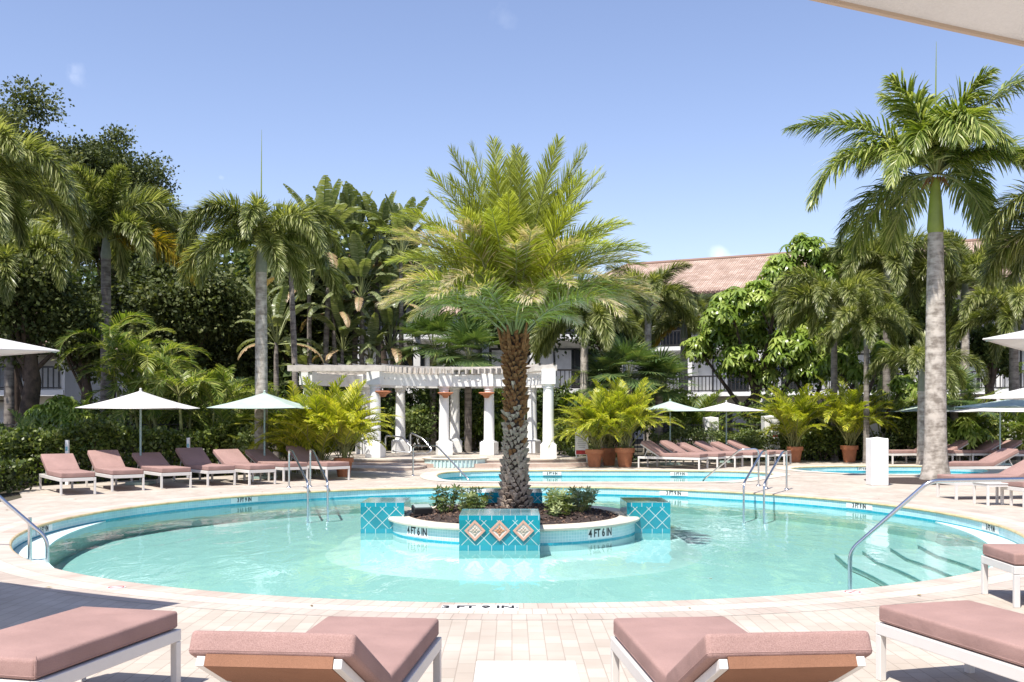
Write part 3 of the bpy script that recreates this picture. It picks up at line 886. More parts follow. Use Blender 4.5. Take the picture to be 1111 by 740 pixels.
rail('thin steel rail slanting down into the lap pool left of the palm trunk',
     [[gp(448, 516), gp(448, 516) + Vector((0, 0, 0.8)), gp(474, 518) + Vector((0, 0, 0.83)), gp(509, 521) + Vector((0, 0, 0.0)), gp(509, 521) + Vector((0, 0, -0.9))]], r=0.02)
rail('steel rail slanting down to the lap pool beside the right grab rails',
     [[gp(823, 527), gp(823, 527) + Vector((0, 0, 0.86)), gp(803, 527) + Vector((0, 0, 0.84)), gp(762, 522.5) + Vector((0, 0, 0.02)), gp(762, 522.5) + Vector((0, 0, -0.9))]], r=0.021)

# ------------------------------------------------------------------ pergola terrace, spa
PGC = Vector((-1.69, 32.85, 0)); TZ = 0.24
def blob(cx, cy, rx, ry, n=72, e=0.7):
    out = []
    for k in range(n):
        a = 2 * PI * k / n; c, s_ = math.cos(a), math.sin(a)
        out.append((cx + rx * math.copysign(abs(c) ** e, c), cy + ry * math.copysign(abs(s_) ** e, s_)))
    return out
SPA = (at(494, 32.4).x, 32.45)
ter = blob(-2.0, 35.8, 5.3, 3.7)
low = blob(-2.0, 35.6, 5.7, 4.0)
mb = MB(); band(mb, low, low, 0.0, TZ / 2)
s1 = mb.build('terrace_step', M['step_brick']); tag(s1, kind='structure')
sheet('step_tread', low, [], TZ / 2, M['paver'], s1)
mb = MB(); band(mb, ter, ter, TZ / 2, TZ)
s2 = mb.build('terrace', M['step_brick']); tag(s2, kind='structure')
mb = MB(); st_ = blob(at(415, 31.0).x, 31.6, 1.3, 1.9)
band(mb, st_, st_, 0.0, 0.08)
sx = mb.build('side_steps', M['step_brick']); tag(sx, kind='structure'); sheet('step_tread', st_, [], 0.08, M['paver'], sx)
sheet('terrace_tread', ter, [], TZ, M['paver'], s2)
mb = MB(); band(mb, offset_loop(ter, -0.28), offset_loop(ter, 0.03), TZ + 0.004, TZ + 0.004); band(mb, offset_loop(ter, 0.03), offset_loop(ter, 0.03), TZ + .004, TZ - .04)
mb.build('terrace_coping', M['coping'], s2)
# spa: raised tiled ring spilling towards the lap pool
spa = empty('raised_spa', (SPA[0], SPA[1], 0)); tag(spa, 'small raised round spa with pale tiled wall in front of the pergola', 'spa')
mb = MB(); mb.lathe([(1.02, 0.0), (1.02, TZ + .02)], n=64); mb.build('spa_wall', M['pool_tile2'], spa)
mb = MB(); mb.lathe([(0.80, TZ - .05), (0.80, TZ + .055), (0.84, TZ + .06), (1.04, TZ + .06), (1.07, TZ + .04), (1.06, TZ + .01), (1.02, TZ + .005)], n=64); mb.build('spa_rim', M['coping'], spa, smooth=True)
mb = MB(); mb.lathe([(0.0, TZ + 0.01), (0.80, TZ + 0.01)], n=48)
mb.build('spa_water', M['water'], spa)
mb = MB(); mb.lathe([(0.0, TZ - .02), (0.8, TZ - .02)], n=48); mb.build('spa_floor', M['plaster'], spa)
mb = MB()
for k in range(13):
    a = R(-90 - 42 + 7 * k)
    mb.box((1.05 * math.cos(a), 1.05 * math.sin(a), TZ / 2), (0.05, 0.035, TZ - .03), rz=a)
mb.build('spill_tiles', M['plaster_light'], spa)

per = empty('pergola', (PGC.x, PGC.y, TZ)); per.scale = (1.125, 1.125, 1.125); tag(per, 'white curved pergola with round columns and slatted rafters behind the pool', 'pergola')
def pc(r, deg): return (r * math.cos(R(deg)), r * math.sin(R(deg)))
ci, co_ = 2.55, 4.6
def column(r, deg):
    x, y = pc(r, deg); rz = R(deg)
    e = empty('column', (x, y, 0), rz); e.parent = per
    h = 2.13
    mb = MB(); mb.box((0, 0, 0.20), (0.46, 0.46, 0.40)); mb.box((0, 0, 0.415), (0.40, 0.40, 0.03)); mb.build('plinth', M['white_paint'], e, bevel=0.01)
    mb = MB(); mb.lathe([(0.185, 0.43), (0.175, 0.46), (0.165, 0.48), (0.16, 1.2), (0.148, h - 0.12), (0.165, h - 0.11), (0.165, h - .08), (0.15, h - .07), (0.19, h - .02), (0.19, h)], n=28)
    mb.build('shaft', M['white_paint'], e, smooth=True)
    mb = MB(); mb.box((0, 0, h + 0.21), (0.40, 0.40, 0.42)); mb.build('beam_block', M['white_paint'], e, bevel=0.006)
    return e
for d in (169, 104, 72, 0): column(ci, d)
for d in (170, 134, 118, 95, 62): column(co_, d)
def beam(r, a0, a1, z0, z1, th):
    n = int((a1 - a0) / 4); mb = MB()
    for k in range(n):
        b0, b1 = a0 + (a1 - a0) * k / n, a0 + (a1 - a0) * (k + 1) / n
        q = [pc(r - th / 2, b0), pc(r + th / 2, b0), pc(r + th / 2, b1), pc(r - th / 2, b1)]
        vs = [(*p, z0) for p in q] + [(*p, z1) for p in q]
        fs = [(3, 2, 1, 0), (4, 5, 6, 7), (0, 4, 7, 3), (1, 2, 6, 5)]
        if k == 0: fs.append((0, 1, 5, 4))
        if k == n - 1: fs.append((3, 7, 6, 2))
        mb.add(vs, fs)
    # small raised panels on the beam face
    return mb.build('beam', M['white_paint'], per)
beam(ci, -3, 172, 2.135, 2.50, 0.20)
beam(co_, 50, 174, 2.135, 2.50, 0.20)
mb = MB(); 
for d in np.arange(2, 170, 6.5):
    x, y = pc(ci - 0.112, d); mb.box((x, y, 2.34), (0.03, 0.12, 0.05), rz=R(d))
mb.build('dentils', M['white_paint'], per)
for d in np.arange(-2, 182, 5.3):
    r0, r1 = (2.15, 5.0) if d > 56 else (2.15, 3.05 - 0.25 * (d < 20))
    e = MB(); L = r1 - r0; zc = 2.60
    c = pc((r0 + r1) / 2, d)
    e.box((c[0], c[1], zc), (L, 0.05, 0.17), rz=R(d))
    e.build('rafter', M['rafter'], per, bevel=0.004)
for k, r in enumerate(np.arange(2.3, 4.9, 0.42)):
    n = 44; mb = MB(); a0, a1 = (-3 if r < 2.9 else 52), 178
    for j in range(n):
        b0, b1 = a0 + (a1 - a0) * j / n, a0 + (a1 - a0) * (j + 1) / n
        q = [pc(r - .03, b0), pc(r + .03, b0), pc(r + .03, b1), pc(r - .03, b1)]
        mb.add([(*p, 2.69) for p in q] + [(*p, 2.74) for p in q], [(3, 2, 1, 0), (4, 5, 6, 7), (0, 4, 7, 3), (1, 2, 6, 5)])
    mb.build('lath', M['rafter'], per)
def bowl(r, deg, z):
    x, y = pc(r, deg)
    mb = MB(); mb.lathe([(0.0, -0.16), (0.07, -0.15), (0.11, -0.08), (0.21, -0.03), (0.25, 0.0), (0.23, 0.02), (0.18, 0.0)], n=24)
    for k in range(1): pass
    e = mb.build('wall_bowl', M['terracotta'], per, smooth=True, loc=(x, y, z))
for d, s in ((104, -1), (72, -1), (169, 1)):
    bowl(ci - 0.24, d + 0, 1.93)
rail('bent steel rail on the terrace left of the spa', [[(-4.3, 34.4, TZ), (-4.3, 34.4, TZ + .7), (-3.7, 34.2, TZ + .66), (-3.35, 33.9, TZ + .3), (-3.4, 33.8, TZ + .14), (-4.0, 34.0, TZ + .2)],
     [(-3.5, 34.9, TZ), (-3.5, 34.9, TZ + .8), (-3.05, 34.6, TZ + .6), (-2.7, 34.3, TZ + .22), (-2.85, 34.3, TZ + .1), (-3.4, 34.5, TZ + .08)]], r=0.03)

# ------------------------------------------------------------------ sun loungers
def rounded_box(mb, c, d, r, M4=None, seg=4):
    """cushion-like box with soft edges and slightly puffed faces"""
    bm = bmesh.new()
    bmesh.ops.create_cube(bm, size=1.0)
    for v in bm.verts: v.co = Vector((v.co.x * d[0], v.co.y * d[1], v.co.z * d[2]))
    bmesh.ops.bevel(bm, geom=list(bm.edges), offset=r, segments=seg, affect='EDGES', profile=0.6)
    bm.verts.index_update()
    T = Matrix.Translation(c) if M4 is None else Matrix.Translation(c) @ M4
    b = [T @ v.co for v in bm.verts]
    fs = [tuple(v.index for v in f.verts) for f in bm.faces]
    mb.add(b, fs); bm.free()
def cushion_mesh(name, parent, c, d, M4=None):
    bm = bmesh.new()
    bmesh.ops.create_cube(bm, size=1.0)
    for v in bm.verts: v.co = Vector((v.co.x * d[0], v.co.y * d[1], v.co.z * d[2]))
    es = [e for e in bm.edges]
    bmesh.ops.bevel(bm, geom=es, offset=0.022, segments=4, affect='EDGES', profile=0.55)
    T = Matrix.Translation(c) if M4 is None else Matrix.Translation(c) @ M4
    bm.verts.index_update()
    mb = MB()
    mb.add([T @ v.co for v in bm.verts], [tuple(v.index for v in f.verts) for f in bm.faces])
    # piping seams along the lower and upper edges
    o = mb.build(name, M['cushion'], parent, smooth=True)
    ms = MB()
    x, y, z = d[0] / 2 - 0.002, d[1] / 2 - 0.002, d[2] / 2 - 0.018
    rr_ = 0.018
    for zz in (-z,):
        lp = []
        for (sx, sy) in ((1, 1), (-1, 1), (-1, -1), (1, -1)):
            for k in range(4):
                a = {(1, 1): 0, (-1, 1): PI / 2, (-1, -1): PI, (1, -1): 1.5 * PI}[(sx, sy)] + k * PI / 6
                lp.append((sx * (x - rr_) + rr_ * math.cos(a), sy * (y - rr_) + rr_ * math.sin(a), zz))
        lp.append(lp[0])
        ms.tube([T @ Vector(p) for p in lp], 0.0035, 5, cap=False)
    ms.build('seam', M['cushion'], o)
    bm.free()
    return o
def make_lounger(tilt=R(26.5), length=2.05, back=True, name='sun_lounger'):
    """+Y points to the feet, origin on the ground under the middle"""
    e = empty(name)
    W = 0.70; hl = length / 2; ft = 0.355
    tb = 0.045
    def bx(n_, c, d, M4=None):
        mb = MB(); mb.box(c, d, M=M4); return mb.build(n_, M['frame_white'], e, bevel=0.005)
    for sx in (-1, 1):
        bx('side_rail', (sx * (W / 2 - tb / 2), 0, ft - 0.035), (tb, length, 0.07))
    bx('end_rail', (0, hl - tb / 2, ft - 0.035), (W - 2 * tb - .004, tb, 0.07))
    bx('end_rail', (0, -hl + tb / 2, ft - 0.035), (W - 2 * tb - .004, tb, 0.07))
    for sy in (1, -1):
        for sx in (-1, 1):
            bx('leg', (sx * (W / 2 - tb / 2), sy * (hl - tb / 2 - 0.003), (ft - 0.072) / 2), (tb - .002, tb + .004, ft - 0.072))
    if back:
        hy = -hl + 0.70
        seat_l = hl - hy
    else:
        hy = -hl; seat_l = length
    mb = MB(); mb.box((0, (hl + hy) / 2, ft - 0.012), (W - 2 * tb - .01, seat_l - tb * 2, 0.012)); mb.build('seat_sling', M['sling'], e)
    cz = ft + 0.006 + 0.052
    cushion_mesh('seat_cushion', e, (0, (hl + hy) / 2 + (0.005 if back else 0), cz), (W - 0.03, seat_l - 0.01, 0.105))
    if back:
        L = 0.74
        Rm = Matrix.Rotation(-tilt, 4, 'X')
        piv = Vector((0, hy, ft + 0.0))
        def loc(v): return piv + (Rm @ Vector(v))
        bf = empty('backrest_frame', (0, 0, 0)); bf.parent = e
        bf_me = MB()
        for sx in (-1, 1):
            bf_me.box(loc((sx * (W / 2 - 0.075), -L / 2, 0.0)), (0.035, L, 0.04), M=Rm)
        bf_me.box(loc((0, -L + 0.05, 0.004)), (W - 0.19, 0.03, 0.02), M=Rm)
        o = bf_me.build('backrest_frame', M['frame_white'], e, bevel=0.004)
        bpy.data.objects.remove(bf)
        mb = MB(); mb.box(loc((0, -L / 2 - .01, -0.016)), (W - 0.188, L - 0.02, 0.010), M=Rm); mb.box(loc((0, -L + .004, 0.004)), (W - 0.188, 0.012, 0.048), M=Rm); mb.build('back_sling', M['sling'], e)
        c = loc((0, -L / 2 - 0.0, 0.075))
        cushion_mesh('back_cushion', e, c, (W - 0.03, L, 0.10), Rm)
        # support strut
        mb = MB()
        for sx in (-1, 1):
            a = loc((sx * (W / 2 - 0.10), -L * 0.62, -0.02)); b = Vector((sx * (W / 2 - 0.10), hy - 0.55, ft - 0.07))
            mb.tube([a, b], 0.011, 8)
        mb.tube([(-W / 2 + .05, hy - 0.55, ft - 0.07), (W / 2 - .05, hy - 0.55, ft - 0.07)], 0.011, 8)
        mb.build('support_strut', M['frame_white'], e)
    return e
LG = make_lounger()
flat = make_lounger(back=False, length=2.05)
flat_short = make_lounger(back=False, length=1.27)
LG2 = make_lounger(tilt=R(31)); LG3 = make_lounger(tilt=R(22.5))
VAR = [LG, LG2, LG3, LG2, LG, LG3, LG2]
def place(src, x, y, fx, fy, label, group, first=[]):
    """feet direction (fx,fy)"""
    rz = math.atan2(fy, fx) - PI / 2
    if src not in first:
        first.append(src); src.location = (x, y, 0); src.rotation_euler = (0, 0, rz); o = src
    else:
        o = copy_tree(src, (x, y, 0), rz)
    tag(o, label, 'sun lounger', group); return o
place(LG, -0.855, 4.93, 0.095, 1.0, 'pink lounger with raised back in the foreground, left of the white side table', 'loungers on the near side of the pool')
place(LG, 1.01, 4.93, -0.085, 1.0, 'pink lounger with raised back in the foreground, right of the white side table', 'loungers on the near side of the pool')
place(flat_short, -2.49, 5.60, 0.235, 0.97, 'short flat pink lounger with a puckered corner seam at the bottom left of the foreground', 'loungers on the near side of the pool')
place(flat, 2.88, 5.43, -0.27, 0.96, 'flat pink lounger on white frame at the bottom right of the foreground', 'loungers on the near side of the pool')
place(flat, 5.33, 8.95, -1.0, 0.05, 'pink lounger whose foot end enters at the right edge, in umbrella shade', 'loungers on the near side of the pool')
# puckered corner of the short lounger cushion
for ch in flat_short.children:
    if ch.name.startswith('seat_cushion'):
        mb = MB(); mb.tube([(0.330, -0.618, 0.475), (0.340, -0.628, 0.455), (0.342, -0.630, 0.40), (0.336, -0.624, 0.37)], [0.006, 0.009, 0.006, 0.004], 6)
        mb.build('corner_pucker', M['cushion'], ch)
labs = ['pink lounger nearest the dark hedge, leftmost of the left row', 'pink lounger second from the hedge end in the left row, beside the white umbrella pole',
        'pink lounger third from the hedge end, right of the white umbrella pole', 'pink lounger fourth from the hedge end in the middle of the left row',
        'pink lounger of the left row just left of the green umbrella pole', 'pink lounger of the left row partly behind the left grab rails',
        'pink lounger of the left row nearest the pergola, in front of the bushy potted palm']
row = [(85, 537.2), (139, 533), (191.5, 530), (240.5, 527), (285, 526), (321, 522.3), (367, 521.5)]
LEFTROW = []
for i, (px, py) in enumerate(row):
    p = gp(px, py); a = Vector((0.58 + 0.03 * i, -0.8)).normalized()
    c = Vector((p.x - a.x * 1.02, p.y - a.y * 1.02)); LEFTROW.append((c, a))
    place(VAR[i], c.x, c.y, a.x, a.y, labs[i], 'loungers in the row on the left side of the pool')
labs = ['pink lounger leftmost of the far right-hand row, next to three terracotta pots', 'pink lounger with shaded back under the pale green umbrella, second from the pots',
        'pink lounger third from the pots in the far row, right of the green umbrella pole', 'pink lounger fourth from the pots in the far row, in front of the pale hedge',
        'pink lounger fifth from the pots in the far row, under the white umbrella', 'pink lounger last of the far row, beside the white pier with the small red sign']
for i in range(6):
    a = Vector((0.84, -0.54)).normalized(); pr = Vector((0.54, 0.84))
    rx, ry = 4.0 + 0.66 * i, 31.7 + 0.55 * i
    c = Vector((rx, ry)) + a * 1.02 + pr * 0.2
    place(VAR[(i * 2 + 1) % 7], c.x, c.y, a.x, a.y, labs[i], 'loungers in the far row beyond the lap pool')
RG = [(965, 503.8, 'pink lounger behind the white bollard, left of the tall palm trunk'), (993, 503.8, 'pink lounger half hidden by the left side of the tall palm trunk'),
      (1030, 503.8, 'pink lounger just right of the tall palm trunk beside the far pool'), (1052, 503.6, 'pink lounger by the far pool with the umbrella pole behind its back'),
      (1086, 504.6, 'pink lounger by the far pool at the right edge, behind the umbrella pole')]
for px, py, lb in RG:
    p = gp(px, py); a = Vector((-0.97, -0.25)).normalized()
    place(LG, p.x - a.x * 1.02, p.y + 0.3 - a.y * 1.02, a.x, a.y, lb, 'loungers on the right side of the pool')
for x, y, lb in ((10.75, 25.6, 'pink lounger right of the palm trunk base with its back frame seen from the side'), (8.52, 19.9, 'pink lounger closest to the pool on the right, behind the long handrail'),
                 (9.0, 18.25, 'pink lounger at the right edge, its foot next to the low white table')):
    a = Vector((-0.985, -0.12)).normalized()
    place(LG, x - a.x * 1.02, y - a.y * 1.02, a.x, a.y, lb, 'loungers on the right side of the pool')

def make_table():
    e = empty('side_table')
    mb = MB(); mb.box((0, 0, 0.40), (0.50, 0.50, 0.022)); mb.build('table_top', M['frame_white'], e, bevel=0.006)
    mb = MB()
    for s in (-1, 1):
        mb.box((s * 0.222, 0, 0.365), (0.035, 0.40, 0.045)); mb.box((0, s * 0.222, 0.365), (0.40, 0.035, 0.045))
    mb.build('apron', M['frame_white'], e, bevel=0.003)
    for sx in (-1, 1):
        for sy in (-1, 1):
            mb = MB(); mb.box((sx * .222, sy * .222, 0.193), (0.04, 0.04, 0.386)); mb.build('leg', M['frame_white'], e, bevel=0.003)
    return e
TB = make_table()
def table(x, y, rz, label, first=[]):
    if not first: first.append(1); TB.location = (x, y, 0); TB.rotation_euler = (0, 0, rz); o = TB
    else: o = copy_tree(TB, (x, y, 0), rz)
    tag(o, label, 'side table', 'low white side tables'); return o
table(0.07, 4.86, 0, 'low white square side table between the two raised loungers in the foreground')
tl = ['between the first and second loungers from the hedge', 'beside the white umbrella pole in the left row', 'between the third and fourth loungers of the left row',
      'between the fourth and fifth loungers of the left row', 'next to the green umbrella pole in the left row', 'between the last two loungers of the left row']
for i in range(6):
    (c1, a1), (c2, a2) = LEFTROW[i], LEFTROW[i + 1]
    m_ = (c1 + c2) / 2
    if (c1 - c2).length > 1.25:
        table(m_.x - a1.x * .15, m_.y - a1.y * .15, math.atan2(a1.y, a1.x), 'low white side table ' + tl[i])
p = gp(1081, 549); table(p.x + .05, p.y + .25, 0.1, 'low white side table between two loungers on the right, behind the handrail')

# ------------------------------------------------------------------ umbrellas
def umbrella(x, y, rim, apex, half, rz, cm, label, poler=0.024, base=True):
    e = empty('patio_umbrella', (x, y, 0), rz); tag(e, label, 'umbrella', 'square patio umbrellas')
    mb = MB(); n = 10
    # four panels, each sagging a little between the ribs, on 8 x subdivisions
    for q in range(4):
        a0 = q * PI / 2 + PI / 4; a1 = a0 + PI / 2
        c0 = Vector((half * 1.4142 * math.cos(a0), half * 1.4142 * math.sin(a0), rim)); c1 = Vector((half * 1.4142 * math.cos(a1), half * 1.4142 * math.sin(a1), rim))
        ap = Vector((0, 0, apex)); g = {}
        for i in range(n + 1):
            for j in range(n + 1):
                u = i / n; v = j / n
                p_ = ap.lerp(c0.lerp(c1, v), u)
                p_.z -= 0.05 * math.sin(PI * v) * u * (half / 1.4) * 0.5
                p_.z -= 0.10 * math.sin(PI * u) * (apex - rim) * 0.6
                inn = (c0 + c1).normalized() * (-0.05 * math.sin(PI * v) * u); p_.x += inn.x; p_.y += inn.y
                g[i, j] = p_
        for i in range(n):
            for j in range(n):
                mb.add([g[i, j], g[i + 1, j], g[i + 1, j + 1], g[i, j + 1]], [(0, 1, 2, 3)])
    bm_v = mb
    can = mb.build('canopy', cm, e, smooth=False)
    bm = bmesh.new(); bm.from_mesh(can.data); bmesh.ops.remove_doubles(bm, verts=bm.verts, dist=0.0005)
    bm.to_mesh(can.data); bm.free()
    s = can.modifiers.new('thickness', 'SOLIDIFY'); s.thickness = 0.004
    # hem
    mh = MB()
    for q in range(4):
        a0 = q * PI / 2 + PI / 4; a1 = a0 + PI / 2
        pts = []
        for j in range(n + 1):
            v = j / n
            c0 = Vector((half * 1.4142 * math.cos(a0), half * 1.4142 * math.sin(a0), rim)); c1 = Vector((half * 1.4142 * math.cos(a1), half * 1.4142 * math.sin(a1), rim))
            p_ = c0.lerp(c1, v); p_.z -= 0.05 * math.sin(PI * v) * (half / 1.4) * 0.5 + 0.004
            inn = (c0 + c1).normalized() * (-0.05 * math.sin(PI * v)); p_.x += inn.x; p_.y += inn.y
            pts.append(p_)
        mh.tube(pts, 0.006, 5)
    mh.build('hem', M['hem'] if cm is M['canopy_white'] and base is False else cm, can)
    for q in range(8):
        a = q * PI / 4 + PI / 4
        L = half * (1.40 if q % 2 == 0 else 0.94)
        mr = MB(); mr.tube([(0.03 * math.cos(a), 0.03 * math.sin(a), apex - 0.06), (L * .5 * math.cos(a), L * .5 * math.sin(a), apex - .06 - (apex - rim) * .5 - 0.02), (L * math.cos(a), L * math.sin(a), rim - (0.012 if q % 2 == 0 else 0.035))], 0.009, 6)
        mr.build('rib', M['pole_green'], e)
    mb = MB(); mb.tube([(0, 0, 0.02), (0, 0, apex - .02)], poler, 14); mb.build('pole', M['pole_green'], e, smooth=True)
    mb = MB(); mb.lathe([(0.0, apex + .07), (.02, apex + .06), (.03, apex + .035), (.02, apex + .01), (.05, apex - .01)], n=14); mb.build('finial', cm, e, smooth=True)
    mb = MB(); mb.box((0, 0, 0.035), (0.55, 0.55, 0.07)); mb.build('base_plate', M['pole_green'], e, bevel=0.01)
    return e
def umb_px(px, Y, yrim, yapex, hw_px, cm, label, rz=0.0):
    p = at(px, Y); return umbrella(p.x, Y, zat(yrim, Y), zat(yapex, Y), hw_px * Y / F, rz, cm, label)
umb_px(152.5, 24.0, 442.5, 424, 51, M['canopy_white'], 'white umbrella over the second and third loungers of the left row', 0.06)
umb_px(287, 26.3, 442.5, 426, 47, M['canopy_green'], 'pale green umbrella in front of the grey palm trunk in the left row', -0.05)
umb_px(727, 33.6, 445.5, 435, 31, M['canopy_green'], 'pale green umbrella over the far row beside the terracotta pots', 0.1)
umb_px(788, 35.0, 445.5, 436.5, 33, M['canopy_white'], 'white umbrella over the far row near the white piers', 0.0)
umb_px(1012, 36.0, 446, 436, 40, M['canopy_green'], 'pale green umbrella behind the tall palm trunk', 0.1)
umb_px(1085, 33.0, 446, 438, 42, M['canopy_white'], 'white umbrella with green pole behind the far pool at the right', 0.0)
umb_px(1118, 29.0, 441, 429, 58, M['canopy_green'], 'pale green umbrella cut by the right edge, behind a white one', 0.0)
umb_px(1160, 22.0, 431, 408, 68, M['canopy_white'], 'white umbrella whose corner pokes in at the right edge, middle of three stacked', 0.1)
umbrella(-5.34, 7.31, 2.15, 2.62, 1.35, math.atan2(0.47, -0.88), M['canopy_white'], 'white umbrella cut by the left edge, its corner above the left trees')
umbrella(5.05, 7.0, 2.16, 2.62, 1.35, math.atan2(0.62, -0.78), M['canopy_white'], 'large white umbrella cut by the right edge in front of the palms')
umbrella(1.80, 0.78, 2.353, 2.81, 1.35, math.atan2(0.19, 0.43), M['canopy_white'], 'umbrella close overhead showing its cream underside at the top right corner', base=False)

# ------------------------------------------------------------------ piers, fences, signs, posts
def pier(x, y, wd, h, label, name='pier', top=True):
    e = empty(name, (x, y, 0)); tag(e, label, 'pier' if name == 'pier' else 'bollard')
    mb = MB(); mb.box((0, 0, h / 2), (wd, wd, h)); mb.build('shaft', M['stucco'], e, bevel=0.02)
    mb = MB(); z = h
    mb.add([(-wd / 2 + .01, -wd / 2 + .01, z - .01), (wd / 2 - .01, -wd / 2 + .01, z - .01), (wd / 2 - .01, wd / 2 - .01, z - .01), (-wd / 2 + .01, wd / 2 - .01, z - .01), (0, 0, z + .03)],
           [(0, 1, 4), (1, 2, 4), (2, 3, 4), (3, 0, 4)])
    mb.build('cap', M['stucco'], e)
    return e
p = gp(955, 527); pier(p.x, p.y + .2, 0.40, 1.10, 'square white stucco bollard standing alone in front of the tall palm', 'bollard')
b = empty('x'); bpy.data.objects.remove(b)
pier(at(945, 36.8).x, 36.8, 0.52, 1.58, 'white stucco fence pier behind the bollard, right of the potted palms')
pier(at(836, 37.2).x, 37.2, 0.56, 1.60, 'white stucco fence pier carrying a small red sign')
pier(at(771, 37.6).x, 37.6, 0.50, 1.55, 'white stucco fence pier seen under the white umbrella')
pier(at(255, 34.5).x, 34.5, 0.9, 2.15, 'white stucco pier among the plants behind the green umbrella')
def fence(a, b, h, label, step=0.12):
    a = Vector(a); b = Vector(b); L = (b - a).length; d = (b - a).normalized(); rz = math.atan2(d.y, d.x)
    e = empty('metal_fence', (a.x, a.y, 0), rz); tag(e, label, 'fence')
    mb = MB()
    for k in range(int(L / step)):
        mb.box((k * step + .05, 0, h / 2 + .03), (0.016, 0.016, h - 0.06))
    mb.box((L / 2, 0, 0.15), (L, 0.03, 0.035)); mb.box((L / 2, 0, h - 0.08), (L, 0.03, 0.035))
    mb.build('picket_panel', M['dark_metal'], e)
    k = 0.0
    while k <= L:
        mb = MB(); mb.box((k, 0, h / 2 + .02), (0.06, 0.06, h + .06)); mb.build('post', M['dark_metal'], e); k += 2.4
    return e
fence((at(700, 37.6).x, 37.6), (at(1140, 36.8).x + 3, 37.3), 1.35, 'dark metal picket fence running between the white piers on the right')
fence((-22, 26.5), (-9.5, 29.5), 1.45, 'dark metal picket fence behind the left hedge')
fence((at(560, 41.8).x, 41.8), (at(700, 40).x, 41), 1.5, 'dark metal picket fence behind the right end of the pergola')
# notice board
p = at(631, 33.0)
e = empty('notice_board', (p.x, p.y, 0)); tag(e, 'white notice board with a red strip at its foot beside the potted palms', 'sign')
mb = MB(); mb.box((0, 0, 0.78), (0.42, 0.03, 0.86)); mb.build('board', M['sign_white'], e)
mb = MB(); mb.box((0, -.018, 0.43), (0.36, 0.006, 0.13)); mb.build('red_strip', M['red'], e)
mb = MB()
for k in range(9):
    mb.box((random.uniform(-.02, .02), -.018, 1.12 - k * .066), (0.30 - 0.05 * (k % 3), 0.004, 0.018))
mb.build('small_print', M['grey_print'], e)
for s in (-1, 1):
    mb = MB(); mb.box((s * .17, .03, 0.6), (0.04, 0.03, 1.2)); mb.build('post', M['sign_white'], e)
p = at(840, 36.8)
e = empty('warning_sign', (p.x, p.y, 0.98)); tag(e, 'small white and red sign fixed to the white pier', 'sign')
mb = MB(); mb.box((0, 0, 0), (0.27, 0.02, 0.42)); mb.build('plate', M['sign_white'], e)
mb = MB(); mb.box((0, -.013, -0.10), (0.25, 0.006, 0.06)); mb.box((0, -.013, 0.17), (0.25, 0.006, 0.03)); mb.build('red_band', M['red'], e)
for px, Y, y0, lb in ((73, 23.9, 477.5, 'slim white marker post behind the leftmost lounger'), (204.5, 26.5, 475, 'slim white marker post behind the middle of the left row')):
    p = at(px, Y); h = zat(y0, Y)
    e = empty('marker_post', (p.x, p.y, 0)); tag(e, lb, 'post', 'slim white posts in the hedge')
    mb = MB(); mb.box((0, 0, h / 2), (0.075, 0.075, h)); mb.build('post_body', M['sign_white'], e, bevel=.004)
    mb = MB(); mb.box((0, -.0385, h - .2), (0.05, 0.004, 0.10)); mb.build('blue_mark', M['accent_tile'], e)

